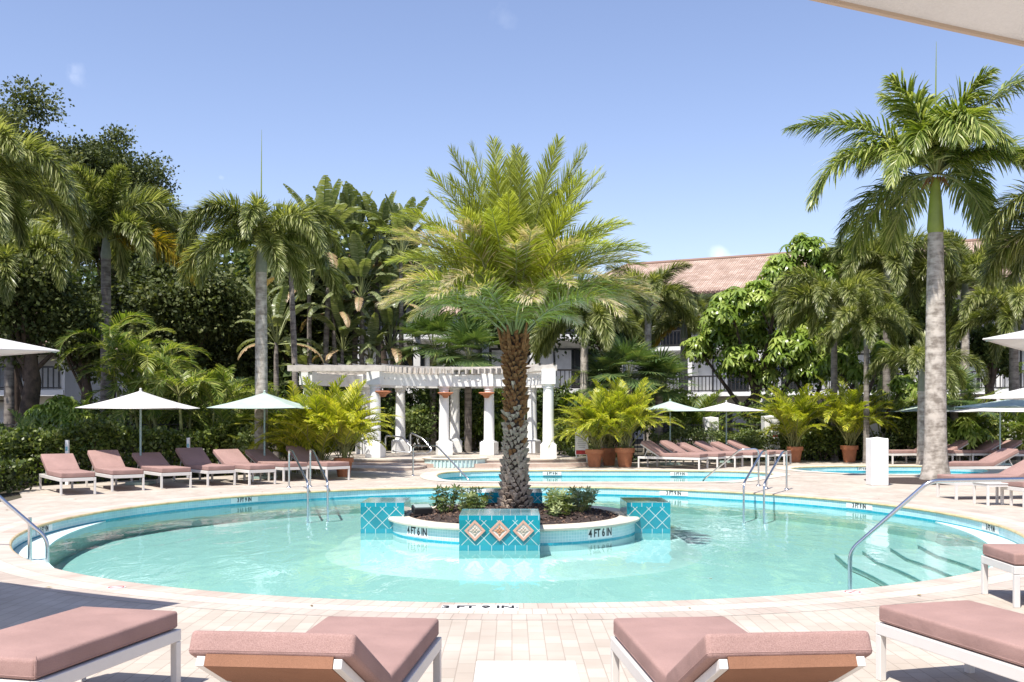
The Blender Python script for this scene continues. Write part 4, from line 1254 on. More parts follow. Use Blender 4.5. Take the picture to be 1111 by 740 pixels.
# ------------------------------------------------------------------ buildings
def uvquad(mb, q, m=0):
    a, b, c, d = [Vector(v) for v in q]
    w_ = (b - a).length; h_ = (d - a).length
    mb.add(q, [(0, 1, 2, 3)], m, .5, [((0, 0), (w_, 0), ((c - d).length + (a - d).dot((b - a).normalized()) * -1, h_), (-(a - d).dot((b - a).normalized()), h_))])
def building(name, label, A, B, floors, depth, eave, ridge, hip_l=0.0, hip_r=0.0, railw=True, bay=4.2, slabs=(3.1, 6.1), over=0.9, thin=False):
    """facade from A to B (left to right as seen), local x along the facade, y going back"""
    A = Vector(A); B = Vector(B); L = (B - A).length; rz = math.atan2(B.y - A.y, B.x - A.x)
    e = empty(name, (A.x, A.y, 0), rz); tag(e, label, 'building')
    bd = 1.6   # balcony depth
    mb = MB(); mb.box((L / 2, bd + depth / 2, eave / 2), (L, depth, eave)); mb.build('wall', M['stucco'], e)
    zs = [0.0] + list(slabs)
    for s in slabs:
        mb = MB(); mb.box((L / 2, bd / 2 - .02, s - 0.13), (L + .2, bd - .06, 0.26)); mb.build('balcony_slab', M['white_paint'], e)
        mb = MB()
        k = 0.0
        while k < L:
            mb.box((k, 0.02, s + 0.52), (0.05, 0.05, 0.92)); k += 0.24
        mb.box((L / 2, 0.02, s + 1.02), (L, 0.09, 0.09)); mb.box((L / 2, 0.02, s + 0.10), (L, 0.06, 0.06))
        mb.build('railing', M['dark_metal'], e)
    nb = int(L / bay)
    for k in range(nb + 1):
        x = k * L / nb
        mb = MB(); mb.box((x, 0.8, eave / 2 - .1), (0.28, 1.45, eave - .25)); mb.build('fin_wall', M['stucco'], e)
    for k in range(nb):
        for s in zs:
            x = (k + .5) * L / nb
            w_ = empty('glass_door', (x, bd, s)); w_.parent = e
            mb = MB(); mb.box((0, -.012, 1.15), (2.3, 0.02, 2.2)); mb.build('pane', M['glass'], w_)
            mb = MB(); mb.box((-0.65 if (k + int(s)) % 2 else .6, -.024, 1.15), (0.9, 0.006, 2.14)); mb.build('curtain', M['curtain'], w_)
            mb = MB()
            for xx in (-1.18, 0, 1.18): mb.box((xx, -.03, 1.15), (0.07, 0.05, 2.3))
            mb.box((0, -.03, 2.29), (2.42, 0.05, 0.07)); mb.build('door_frame', M['dark_metal'], w_)
    # roof
    y0, y1 = -over, depth + bd + over; ym = (y0 + y1) / 2
    mb = MB()
    a0 = (-over, y0, eave); b0 = (L + over, y0, eave); a1 = (-over, y1, eave); b1 = (L + over, y1, eave)
    r0 = (hip_l, ym, ridge); r1 = (L - hip_r, ym, ridge)
    uvquad(mb, [a0, b0, r1, r0]); uvquad(mb, [b1, a1, r0, r1])
    sl = Vector((0, ym - y0, ridge - eave)).length
    mb.add([a1, a0, r0], [(0, 1, 2)], 0, .5, [((0, 0), (y1 - y0, 0), ((y1 - y0) / 2, sl))])
    mb.add([b0, b1, r1], [(0, 1, 2)], 0, .5, [((0, 0), (y1 - y0, 0), ((y1 - y0) / 2, sl))])
    rf = mb.build('roof', M['roof'], e)
    mb = MB(); mb.box((L / 2, (y0 + y1) / 2, eave - 0.16), (L + 2 * over - .05, y1 - y0 - .05, 0.26)); mb.build('eave_board', M['dark_metal'], e)
    mb = MB(); k = -over
    while k < L + over:
        mb.tube([(k, y0 - .06, eave + .02), (k, y0 + .3, eave + .02 + .3 * (ridge - eave) / (ym - y0))], 0.11, 8); k += 0.30
    mb.build('eave_tiles', M['roof'], rf)
    mb = MB(); mb.tube([r0, r1], 0.14, 8); mb.tube([a0, r0], .12, 8); mb.tube([b0, r1], .12, 8); mb.build('ridge_tiles', M['roof'], rf)
    return e
building('hotel_wing', 'three storey white hotel wing with pink tiled roof and dark railed balconies on the right', (at(690, 68).x - 4.9, 69.6), (at(1290, 53.5).x, 53.5), 3, 11, 9.35, 12.6, 2.5, 4.0)
building('hotel_block', 'white hotel block with dark balcony railings behind the pergola', (-8.6, 56), (6.0, 56), 3, 8, 8.4, 9.9, 4, 4)
e = empty('entry_canopy', at(497, 52.5)); tag(e, 'small tiled canopy roof jutting out behind the pergola', 'canopy roof')
mb = MB(); uvquad(mb, [(-2.6, -1.4, 6.35), (1.6, -1.4, 6.95), (1.6, 1.6, 7.9), (-2.2, 1.6, 7.3)]); mb.build('roof_tiles', M['roof'], e)
mb = MB()
for k in range(14): mb.tube([(-2.55 + k * .3, -1.45, 6.38 + k * .043), (-2.55 + k * .3, -1.1, 6.50 + k * .043)], 0.11, 8)
mb.build('eave_tiles', M['roof'], e)
mb = MB(); mb.box((-.4, 0.2, 6.15), (4.0, 2.6, 0.3)); mb.build('soffit', M['dark_metal'], e)
mb = MB(); 
for x in (-2.2, 1.4):
    mb = MB(); mb.box((x, 0.8, 3.0), (0.35, 0.35, 6.0)); mb.build('pillar', M['stucco'], e)
building('low_hotel_wing', 'white hotel wing with balcony half hidden by the dark trees at the left edge', (at(-130, 45).x, 45), (at(66, 45).x, 45), 2, 8, 4.7, 6.6, 3, 3, slabs=(2.75,))


# ================================================================== PLANTS
UP = np.array([0, 0, 1.0])
def rot_z(v, a):
    c, s = np.cos(a), np.sin(a)
    x = v[..., 0] * c - v[..., 1] * s; y = v[..., 0] * s + v[..., 1] * c
    return np.stack([x, y, v[..., 2]], -1)

def frond_cloud(cl, L, p0, droop, n, ll, lw, style, rs, start=0.14, base=(0, 0, 0), az=0.0, grav=0.35, rr=0.018, tint0=0.0, mi=0, mr=1, sway=0.0, tipmi=None, power=1.3):
    """one pinnate frond: arching rachis and n leaflets a side"""
    st = 22
    s = np.linspace(0, 1, st + 1)
    pit = p0 - droop * s ** power
    yaw = sway * s ** 1.5
    d = np.stack([np.cos(pit) * np.cos(yaw), np.cos(pit) * np.sin(yaw), np.sin(pit)], 1)
    P = np.concatenate([[[0, 0, 0]], np.cumsum(d[:-1] * (L / st), 0)])
    # rachis: 3-sided tube
    rad = rr * (1 - s) ** 0.7 + 0.003
    b = nrm(np.cross(np.tile(UP, (st + 1, 1)), d)); nn = np.cross(d, b)
    R_ = []
    for k in range(3):
        a = 2 * PI * k / 3 + PI / 2
        R_.append(P + (b * math.cos(a) + nn * math.sin(a)) * rad[:, None])
    V = np.stack(R_, 1).reshape(-1, 3)
    Q = [(i * 3 + k, i * 3 + (k + 1) % 3, (i + 1) * 3 + (k + 1) % 3, (i + 1) * 3 + k) for i in range(st) for k in range(3)]
    basev = np.array(base, float)
    cl.raw(rot_z(V, az) + basev, Q, np.full(len(Q), 0.5), mr)
    # leaflets
    u = (np.arange(n) + rs.rand(n) * 0.6) / n
    u = start + (1 - start) * u
    u = np.repeat(u, 2); side = np.tile([1.0, -1.0], n)
    if style == 'fox':
        u = np.repeat(u, 2); side = np.tile(side, 2)
    N = len(u)
    ii = np.clip((u * st).astype(int), 0, st - 1); fr = u * st - ii
    p = P[ii] * (1 - fr)[:, None] + P[ii + 1] * fr[:, None]
    t = nrm(d[ii]); bb = b[ii]; n_ = nn[ii]
    fw = np.radians(62) - np.radians(34) * u + rs.randn(N) * 0.06
    if style == 'fox': el = rs.uniform(-0.55 * PI, 0.5 * PI, N)
    elif style == 'royal': el = rs.choice([-0.45, 0.1, 0.55], N) + rs.randn(N) * 0.15
    elif style == 'phx': el = 0.40 + rs.randn(N) * 0.34
    elif style == 'vee': el = 0.45 + rs.randn(N) * 0.12
    else: el = 0.18 + rs.randn(N) * 0.2
    prof = np.clip(np.sin(PI * np.clip(0.16 + 0.80 * (u - start) / (1 - start), 0, 1)), 0.12, 1) ** 0.6
    ln = ll * prof * rs.uniform(0.85, 1.1, N)
    dirv = t * np.cos(fw)[:, None] + (bb * (side * np.cos(el))[:, None] + n_ * np.sin(el)[:, None]) * np.sin(fw)[:, None]
    g = grav * rs.uniform(0.6, 1.3, N)
    d1 = nrm(dirv); d2 = nrm(dirv - UP * g[:, None]); d3 = nrm(dirv - UP * (2.1 * g)[:, None])
    wv = nrm(np.cross(n_ + 0.25 * rs.randn(N, 3), d1))
    w0 = lw * rs.uniform(0.8, 1.15, N) * (0.6 + 0.4 * prof)
    a0 = p; a1 = p + d1 * (ln * .38)[:, None]; a2 = a1 + d2 * (ln * .34)[:, None]; a3 = a2 + d3 * (ln * .28)[:, None]
    W = lambda f: wv * (w0 * f * .5)[:, None]
    Vl = np.stack([a0 - W(.5), a0 + W(.5), a1 - W(1), a1 + W(1), a2 - W(.8), a2 + W(.8), a3 - W(.1), a3 + W(.1)], 1).reshape(-1, 3)
    k = np.arange(N) * 8
    Ql = np.concatenate([np.stack([k, k + 1, k + 3, k + 2], 1), np.stack([k + 2, k + 3, k + 5, k + 4], 1), np.stack([k + 4, k + 5, k + 7, k + 6], 1)])
    T1 = np.clip(0.45 + 0.24 * rs.randn(N) + tint0, 0, 1)
    cl_t = np.concatenate([T1, T1, T1 + .12])
    if tipmi is None:
        cl.raw(rot_z(Vl, az) + basev, Ql, np.clip(cl_t, 0, 1), mi)
    else:
        Vr = rot_z(Vl, az) + basev
        dry = (u > 0.72) & (rs.rand(N) < 0.75) | (rs.rand(N) < 0.18)
        kd = np.concatenate([dry] * 3)
        b0 = cl.n
        cl.raw(Vr, Ql[~kd], np.clip(cl_t[~kd], 0, 1), mi)
        cl.raw(np.zeros((0, 3)), Ql[kd] - len(Vr), np.clip(cl_t[kd], 0, 1), tipmi)

def frond_mesh(name, mats, seed, **k):
    cl = Cloud(); frond_cloud(cl, rs=np.random.RandomState(seed), **k)
    return cl.mesh(name, mats)

def lean_path(h, lean=(0, 0), n=8, bulge=0):
    return [(lean[0] * (i / n) ** 1.5, lean[1] * (i / n) ** 1.5, h * i / n) for i in range(n + 1)]

def add_fronds(root, meshes, spec, top, rs, name='frond', r0=0.06):
    """spec: list of (mesh key, count, azimuth offset)"""
    az = rs.rand() * 6.28
    for key, cnt in spec:
        for k in range(cnt):
            az += 2.39996 + rs.randn() * 0.12
            me = meshes[key][rs.randint(len(meshes[key]))]
            s = rs.uniform(0.9, 1.08)
            o = link(name, me, root, (top[0] + r0 * math.cos(az), top[1] + r0 * math.sin(az), top[2] + rs.uniform(-.06, .06)), (rs.randn() * .05, rs.randn() * .05, az))
            o.scale = (s, s, s)

# ---- Phoenix palm on the island
MP = [L_['phx'], M['rachis'], L_['phx_dry']]
def phx(p0, droop, L, seed, dry=False, t0=0.0, grav=0.10):
    return frond_mesh('phoenix_frond', MP, seed, L=L, p0=R(p0), droop=R(droop), n=140, ll=0.45, lw=0.019, style='phx', start=0.12, grav=grav * 1.6, rr=0.020, tint0=t0, tipmi=2 if dry else None, sway=R(8) * (-1) ** seed)
PH = {
 'up': [phx(88, 14, 3.0, 1), phx(82, 26, 2.9, 2), phx(76, 38, 2.9, 3), phx(84, 44, 2.7, 13)],
 'mid': [phx(70, 60, 2.7, 4), phx(62, 70, 2.6, 5, True), phx(66, 84, 2.7, 6)],
 'out': [phx(54, 78, 2.5, 7, True), phx(46, 74, 2.4, 8, True, 0.05), phx(52, 92, 2.5, 9, True)],
 'low': [phx(40, 62, 2.05, 10, True, 0.2, 0.2), phx(44, 80, 2.2, 11, True, .2, 0.2), phx(34, 60, 1.9, 12, True, .15, .2)],
}
px_ = empty('date_palm', (IC.x + 0.02, IC.y, 0.12)); tag(px_, 'feathery pale green date palm with shaggy brown trunk on the round pool island', 'palm tree')
TH = 2.82
def boss_trunk(parent, h, r_of, seed=1):
    rs = np.random.RandomState(seed)
    mb = MB(); n = 16
    mb.tube([(0, 0, h * i / n) for i in range(n + 1)], [r_of(i / n) * 0.92 for i in range(n + 1)], 20)
    lo = mb
    N = 470
    for k in range(N):
        u = (k + 0.5) / N; a = k * 2.39996
        z = h * u; r = r_of(u); 
        w_ = 2.0 * PI * r / 13.5 * rs.uniform(.6, 1.25); z += rs.uniform(-.02, .02); hh = 0.07 * rs.uniform(.5, 1.5); out = 0.045 * rs.uniform(.3, 2.0) + (0.03 if u > .8 else 0)
        d = Vector((math.cos(a), math.sin(a), 0)); s_ = Vector((-d.y, d.x, 0))
        c = d * (r * .90); zz = Vector((0, 0, 1))
        tipb = c + d * out + zz * (z + hh * .55)
        vs = [c + s_ * w_ * .5 + zz * z, c - s_ * w_ * .5 + zz * z, c + zz * (z - hh), c + zz * (z + hh * .6) + s_ * w_ * .25, c + zz * (z + hh * .6) - s_ * w_ * .25,
              tipb + s_ * w_ * .33, tipb - s_ * w_ * .33, c + d * out * .8 + zz * (z - hh * .1)]
        lo.add(vs, [(0, 5, 7), (7, 6, 1), (0, 7, 2), (2, 7, 1), (5, 6, 7), (3, 5, 0), (4, 1, 6), (3, 4, 6, 5)], 2 if (u > 0.52 + rs.randn() * .15) else 1)
    lo.build('trunk', [M['boss_core'], M['boss_grey'], M['boss_brown']], parent)
boss_trunk(px_, TH, lambda u: 0.150 + 0.03 * (1 - u) + 0.10 * math.exp(-u * 7))
add_fronds(px_, PH, [('up', 26), ('mid', 38), ('out', 24), ('low', 11)], (0, 0, TH - 0.02), np.random.RandomState(11), r0=0.10)
# central spear and fibre mass
mb = MB()
for k in range(26):
    a = random.uniform(0, 6.28); r_ = random.uniform(.05, .2)
    mb.tube([(r_ * math.cos(a), r_ * math.sin(a), TH - .25), (r_ * 1.6 * math.cos(a), r_ * 1.6 * math.sin(a), TH + random.uniform(.1, .3))], [.035, .015], 6)
mb.build('crown_fibre', M['boss_brown'], px_)

# ---- generic ringed trunk palm
def palm(name, label, x, y, h, r0, r1, meshes, spec, seed, shaft=None, trunk='trunk_grey', lean=(0, 0), spear=None, group=None, bulge=0.0, flare=0.25, shaft_mat='shaft', frond_r=0.08, cat='palm tree'):
    rs = np.random.RandomState(seed)
    e = empty(name, (x, y, 0)); tag(e, label, cat, group)
    pts = lean_path(h, lean, 14)
    rad = [r0 + (r1 - r0) * (i / 14) + bulge * math.sin(PI * i / 14) + flare * r0 * math.exp(-i * 1.3) for i in range(15)]
    mb = MB(); mb.tube(pts, rad, 20); mb.build('trunk', M[trunk], e, smooth=True)
    top = Vector(pts[-1])
    if shaft:
        mb = MB(); mb.tube([top + Vector((0, 0, -.01)), top + Vector((0, 0, .12)), top + Vector((0, 0, shaft * .5)), top + Vector((0, 0, shaft))], [r1 * .98, r1 * 1.12, r1 * .9, r1 * .55], 18)
        mb.build('crownshaft', M[shaft_mat], e, smooth=True); top = top + Vector((0, 0, shaft * .93))
    add_fronds(e, meshes, spec, tuple(top), rs, r0=frond_r)
    if spear:
        mb = MB(); mb.tube([top, top + Vector((0.0, 0, spear * .5)), top + Vector((.01, 0, spear))], [0.035, .022, .004], 6); mb.build('spear_leaf', M['shaft'], e)
    return e

MR = [L_['royal'], M['rachis']]
def roy(p0, droop, L, seed): return frond_mesh('royal_frond', MR, seed, L=L, p0=R(p0), droop=R(droop), n=88, ll=0.62, lw=0.034, style='royal', start=0.12, grav=0.45, rr=0.034, sway=R(9) * (-1) ** seed, power=1.1)
def roy2(p0, droop, L, seed, n=180, ll=.92): return frond_mesh('royal_frond', MR, seed, L=L, p0=R(p0), droop=R(droop), n=n, ll=ll, lw=0.046, style='royal', start=0.10, grav=0.42, rr=0.038, sway=R(6) * (-1) ** seed, power=1.1)
RO = {'hi': roy2(46, 62, 3.9, 21), 'lo': roy2(38, 118, 4.0, 22), 'rise': roy2(64, 52, 4.4, 23), 'flat': roy2(32, 82, 3.8, 24), 'curl': roy2(74, 150, 2.9, 25), 'hang': roy2(0, 75, 3.2, 26), 'up': roy2(84, 50, 2.0, 27, 110, .7)}
yR = 25.2
pR = at(1015, yR)
rp = palm('royal_palm', 'tall palm with thick pale trunk, green crownshaft and wide drooping fronds on the right', pR.x, yR, zat(253, yR), 0.262, 0.18, {}, [], 5,
     shaft=zat(193, yR) - zat(253, yR), flare=0.5, spear=None, bulge=0.02)
topz = zat(188, yR)
def put(root, me, az, z, s=1.0, r=0.08, name='frond', tilt=(0, 0)):
    o = link(name, me, root, (r * math.cos(az), r * math.sin(az), z), (tilt[0], tilt[1], az)); o.scale = (s, s, s); return o
for key, az, s in (('hi', R(181), 1.0), ('lo', R(188), 1.0), ('rise', R(8), 1.0), ('flat', R(-8), 1.0), ('curl', R(262), 1.0), ('curl', R(235), .85), ('curl', R(300), .9), ('hang', R(120), 1.0), ('hang', R(95), .9),
                  ('up', R(200), 1.3), ('up', R(320), 1.3), ('up', R(90), 1.4), ('up', R(10), 1.2), ('up', R(150), 1.25), ('curl', R(275), 1.05), ('lo', R(222), .72), ('lo', R(-42), .72), ('hang', R(150), .9), ('hang', R(30), .9), ('hi', R(60), .9), ('hi', R(125), .85), ('lo', R(40), .85), ('curl', R(160), .8), ('flat', R(-35), .7)):
    me = RO[key]
    put(rp, me, az, topz, s)
mb = MB(); mb.tube([(0, 0, topz), (0.0, 0, topz + 1.4), (0.02, 0, zat(45, yR))], [0.05, .028, .004], 6); mb.build('spear_leaf', M['shaft'], rp)
mb = MB()
for k in range(46):
    a = random.uniform(0, 6.28); L = random.uniform(.15, .5)
    mb.tube([(.2 * math.cos(a), .2 * math.sin(a), topz - .12), (.2 * math.cos(a) + .3 * L * math.cos(a), .2 * math.sin(a) + .3 * L * math.sin(a), topz - .12 - L * .6)], [.012, .006], 4)
mb.build('dry_sheath', M['boss_brown'], rp)
# mulch ring at its foot
mb = MB(); mb.lathe([(0, 0.05), (0.6, 0.045), (1.35, 0.012), (1.45, 0.004)], n=40)
o = mb.build('mulch_patch', M['mulch'], None, loc=(pR.x - .25, yR, 0)); tag(o, kind='structure')

# ---- foxtail palms
MF = [L_['fox'], M['rachis']]; MFO = [L_['fox_old'], M['rachis']]
def fox(p0, droop, L, seed, mats=MF): return frond_mesh('foxtail_frond', mats, seed, L=L, p0=R(p0), droop=R(droop), n=175, ll=0.50, lw=0.026, style='fox', start=0.08, grav=0.22, rr=0.03, sway=R(7) * (-1) ** seed, power=1.0)
FX = {'up': [fox(84, 90, 2.2, 31), fox(76, 135, 2.5, 32)], 'mid': [fox(68, 150, 2.8, 33), fox(58, 142, 2.8, 34)], 'low': [fox(42, 128, 2.6, 35), fox(22, 110, 2.4, 36)], 'old': [fox(15, 80, 2.5, 37, MFO)]}
def foxtail(px, Y, py_crown, label, scale=1.0, seed=1, trunk_px=9, n=(3, 6, 6), grp='foxtail palms', spear=None, trunk='trunk_grey', shaftlen=0.75, old=0):
    p = at(px, Y); z = zat(py_crown, Y)
    rs = np.random.RandomState(seed)
    r = trunk_px / 2 * Y / F
    spec = [('up', n[0]), ('mid', n[1]), ('low', n[2])] + ([('old', old)] if old else [])
    ms = FX
    e = palm('foxtail_palm', label, p.x, Y, z - shaftlen, r * 1.15, r * .9, ms, spec, seed, shaft=shaftlen, trunk=trunk, shaft_mat='shaft_grey', group=grp, spear=spear, flare=.2)
    for c in e.children:
        if c.name.startswith('frond'): c.scale = tuple(v * scale * 1.1 for v in c.scale)
    return e
foxtail(283.5, 27.6, 266, 'foxtail palm with ringed grey trunk rising behind the pale green umbrella of the left row', 0.98, 41, 13, (2, 7, 8), spear=3.2)
f1 = foxtail(115, 33, 256, 'foxtail palm left of the ringed grey one, with one yellow frond pointing right', 1.28, 42, 11, (4, 6, 5), trunk='trunk_dark')
o = put(f1, FX['old'][0], R(-12), zat(262, 33), 1.5, name='yellow_frond'); o['label'] = 'yellowed frond'
foxtail(-42, 24, 205, 'foxtail palm standing beyond the left edge with fronds arching in', 1.2, 43, 12, (3, 7, 7), trunk='trunk_dark')
foxtail(10, 29, 285, 'lower dark foxtail palm at the left edge below the arching fronds', 1.0, 44, 10, (2, 5, 6), trunk='trunk_dark')
foxtail(634, 37, 345, 'small foxtail palm right behind the date palm crown', 1.05, 45, 9, (2, 6, 7))
foxtail(703, 44, 328, 'foxtail palm in front of the left end of the tiled roof', 1.0, 46, 8, (3, 6, 6))
foxtail(742, 47, 350, 'foxtail palm against the tiled roof with long sideways fronds', 1.0, 60, 8, (2, 5, 4), old=2)
foxtail(905, 36.5, 330, 'foxtail palm in the greenery left of the tall palm', 1.0, 47, 7, (2, 6, 8), trunk='trunk_dark')
foxtail(962, 40, 285, 'taller foxtail palm just left of the tall palm trunk', 1.15, 48, 8, (3, 7, 7), trunk='trunk_dark')
foxtail(940, 34.5, 352, 'low foxtail palm above the potted palms', 0.72, 49, 6, (1, 5, 7), trunk='trunk_dark')
foxtail(1047, 42, 305, 'foxtail palm just right of the tall palm trunk', 1.25, 50, 9, (3, 7, 6))
foxtail(1100, 37, 345, 'foxtail palm in front of the balconies at the right edge', 1.05, 51, 10, (3, 6, 6), trunk='trunk_dark')
foxtail(1190, 24, 250, 'foxtail palm beyond the right edge, frond tips showing', 1.15, 52, 12, (3, 7, 7), trunk='trunk_dark')
foxtail(1000, 33.5, 400, 'slender palm stem directly left of the tall palm trunk', .75, 53, 9, (1, 4, 4))

# ---- queen palm with a browning frond near the roof is part of the foxtail group; broadleaf trees
leafT = (np.array([(0, 0, 0), (.5, -.32, .06), (1, 0, 0), (.5, .32, .06)], float), np.array([(0, 1, 2, 3)]))
def lobes_cloud(cl, lobes, n, size, rs, mi=0, shell=0.5, t0=0.0, flat=0.5, droop=0.2):
    C_ = np.array([l[:3] for l in lobes], float); Rr = np.array([l[3] for l in lobes], float)
    w_ = Rr ** 2; w_ = w_ / w_.sum()
    idx = rs.choice(len(lobes), n, p=w_)
    d = nrm(rs.randn(n, 3)); u = rs.rand(n) ** shell
    wob = 1 + 0.35 * np.sin(d[:, 0] * 5 + idx) * np.sin(d[:, 1] * 6 + 1.3 * idx) + 0.2 * np.sin(d[:, 2] * 9 + idx)
    P = C_[idx] + d * (Rr[idx] * u * wob)[:, None] * np.array([1, 1, .82])
    dd = nrm(d + 0.9 * rs.randn(n, 3) + np.array([0, 0, -droop]))
    A = axes_from(dd, nrm(d * flat + rs.randn(n, 3) * .6 + UP * .4)) 
    sz = size * rs.uniform(.6, 1.25, n)
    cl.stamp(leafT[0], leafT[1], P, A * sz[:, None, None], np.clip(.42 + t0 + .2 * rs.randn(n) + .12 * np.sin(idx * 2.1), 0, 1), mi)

def limbs(mb, base, lobes, r0, rs, fork=0.35):
    base = Vector(base)
    for l in lobes:
        c = Vector(l[:3]); f = base.lerp(Vector((0, 0, c.z * fork)), .9)
        mid = f.lerp(c, .5) + Vector((rs.randn() * .2, rs.randn() * .2, rs.rand() * .3))
        rr_ = r0 * (.25 + .25 * l[3] / 3)
        mb.tube([f, mid, c], [rr_, rr_ * .6, rr_ * .2], 7)
def tree(label, px, Y, py_top, width_px, py_bot, leaf='oak', size=0.16, n=16000, seed=1, trunk_r=0.22, name='broadleaf_tree', group=None, nl=26, cat='tree', t0=0.0, lean=0.0):
    rs = np.random.RandomState(seed)
    p = at(px, Y); zt = zat(py_top, Y); zb = max(zat(py_bot, Y), 0.6); wr = width_px / 2 * Y / F
    e = empty(name, (p.x, Y, 0)); tag(e, label, cat, group)
    zc = (zt + zb) / 2; hz = (zt - zb) / 2
    lob = []
    for k in range(nl):
        d = nrm(rs.randn(3)); q = rs.uniform(.35, .88)
        lr = min(wr, hz) * rs.uniform(.20, .44)
        lob.append((d[0] * wr * q, d[1] * wr * q * .8, zc + d[2] * (hz * q), lr))
    lob.append((0, 0, zc, min(wr, hz) * .6))
    cl = Cloud(); lobes_cloud(cl, lob, n, size, rs, t0=t0)
    cl.build('crown', L_[leaf], e)
    mb = MB(); top = zb + (zt - zb) * .55
    mb.tube([(0, 0, -.05), (.05, 0, zb * .5 + .2), (rs.randn() * .2, 0, zb), (rs.randn() * .3, 0, top)], [trunk_r * 1.35, trunk_r, trunk_r * .85, trunk_r * .3], 12)
    limbs(mb, (0, 0, zb * .7), lob[:9], trunk_r, rs, fork=.6)
    mb.build('trunk', M['bark'], e, smooth=True)
    return e
tree('tall feathery broadleaf tree at the top left corner of the greenery', 14, 38, 84, 160, 330, seed=61, n=38000, size=.14, group='broadleaf trees on the left')
tree('broadleaf tree with a ragged top just right of the tallest one on the left', 118, 41, 108, 150, 330, seed=62, n=36000, size=.14, group='broadleaf trees on the left')
tree('dark tree with a thick reddish trunk behind the leftmost lounger', 28, 29, 265, 150, 415, seed=63, n=17000, size=.15, trunk_r=.27, t0=-.12, group='broadleaf trees on the left')
tree('dark tree standing over the balcony end at the far left', 92, 36, 290, 90, 425, seed=71, n=9000, size=.16, t0=-.1, group='broadleaf trees on the left')
tree('dark tree filling the shade behind the clump of feathery palms on the left', 190, 40, 225, 190, 420, seed=64, n=20000, size=.2, t0=-.1, group='broadleaf trees on the left')
tree('leafy tree whose top shows between the two nearer palms on the left', 178, 42, 205, 90, 330, seed=73, n=15000, size=.16, group='broadleaf trees on the left')
tree('dark tree low behind the ringed grey trunk', 255, 44, 300, 120, 425, seed=72, n=12000, size=.24, t0=-.1, group='broadleaf trees on the left')
tree('dark broadleaf tree seen between the ringed grey trunk and the big paddle leaves', 335, 43, 228, 130, 420, seed=65, n=15000, size=.2, t0=-.1, group='broadleaf trees on the left')
tree('dark broadleaf tree behind the paddle leaves left of the date palm', 420, 46, 235, 110, 350, seed=66, n=12000, size=.2, t0=-.1, group='broadleaf trees on the left')
tree('leafy tree directly behind the date palm trunk and above the pergola', 560, 47, 285, 170, 395, seed=67, n=13000, size=.22, t0=-.05, leaf='wood', group='trees behind the pergola')
tree('leafy tree right of the date palm trunk in front of the hotel', 665, 50, 300, 90, 400, seed=68, n=9000, size=.2, leaf='wood', group='trees behind the pergola')
tree('dark green tree standing right of the tiled roof behind the palms', 985, 47, 262, 150, 430, seed=69, n=16000, size=.22, leaf='wood', t0=.05, group='trees on the right')
tree('dark green tree between the tall palm and the right edge', 1075, 43, 330, 60, 420, seed=70, n=5000, size=.2, leaf='wood', group='trees on the right')

# far mass of trees that closes the view behind everything
cl = Cloud(); rs = np.random.RandomState(80); lob = []
for k in range(190):
    pxx = rs.uniform(-200, 480); Y = rs.uniform(64, 78)
    lob.append(((pxx - 555) / F * Y, Y, rs.uniform(0.5, 12), rs.uniform(2.0, 3.2)))
for k in range(70):
    pxx = rs.uniform(440, 720); Y = rs.uniform(70, 84)
    lob.append(((pxx - 555) / F * Y, Y, rs.uniform(0.5, 7.5), rs.uniform(2, 3)))
for k in range(60):
    X = rs.uniform(-60, 80); lob.append((X, rs.uniform(92, 105), rs.uniform(0, 6), rs.uniform(3, 5)))
lobes_cloud(cl, lob, 95000, .72, rs)
o = cl.build('distant_trees', L_['wood']); tag(o, kind='stuff')

# ---- schefflera: drooping compound leaves in umbrellas
def rosette(nl=8, droop=.55, L=1.0, wd=.26):
    V = []; Q = []
    for k in range(nl):
        a = 2 * PI * k / nl + .2 * (k % 2)
        d = np.array([math.cos(a), math.sin(a), 0]); s_ = np.array([-d[1], d[0], 0])
        r = [0.06, .42, .78, 1.0]; z = [0, .06, -.12 * droop * 3, -.55 * droop - .1]; w_ = [.03, wd * .5, wd * .45, .02]
        b = len(V)
        for i in range(4):
            c = d * r[i] * L + UP * z[i] * L
            V += [c - s_ * w_[i] * L, c + s_ * w_[i] * L]
        Q += [(b + 2 * i, b + 2 * i + 1, b + 2 * i + 3, b + 2 * i + 2) for i in range(3)]
    return np.array(V), np.array(Q)
ROS = rosette()
def ros_cloud(cl, lobes, n, size, rs, mi=0, tmpl=ROS, t0=0, upk=1.2):
    C_ = np.array([l[:3] for l in lobes], float); Rr = np.array([l[3] for l in lobes], float)
    w_ = Rr ** 2; idx = rs.choice(len(lobes), n, p=w_ / w_.sum())
    d = nrm(rs.randn(n, 3)); d[:, 2] = np.where(d[:, 2] < -.4, -d[:, 2], d[:, 2])
    P = C_[idx] + d * (Rr[idx] * rs.uniform(.55, 1.08, n))[:, None]
    up = nrm(d + UP * upk + .3 * rs.randn(n, 3))
    x = nrm(np.cross(up, rs.randn(n, 3))); y = np.cross(up, x)
    A = np.stack([x, y, up], 2) * (size * rs.uniform(.7, 1.2, n))[:, None, None]
    cl.stamp(tmpl[0], tmpl[1], P, A, np.clip(.45 + t0 + .2 * rs.randn(n), 0, 1), mi)
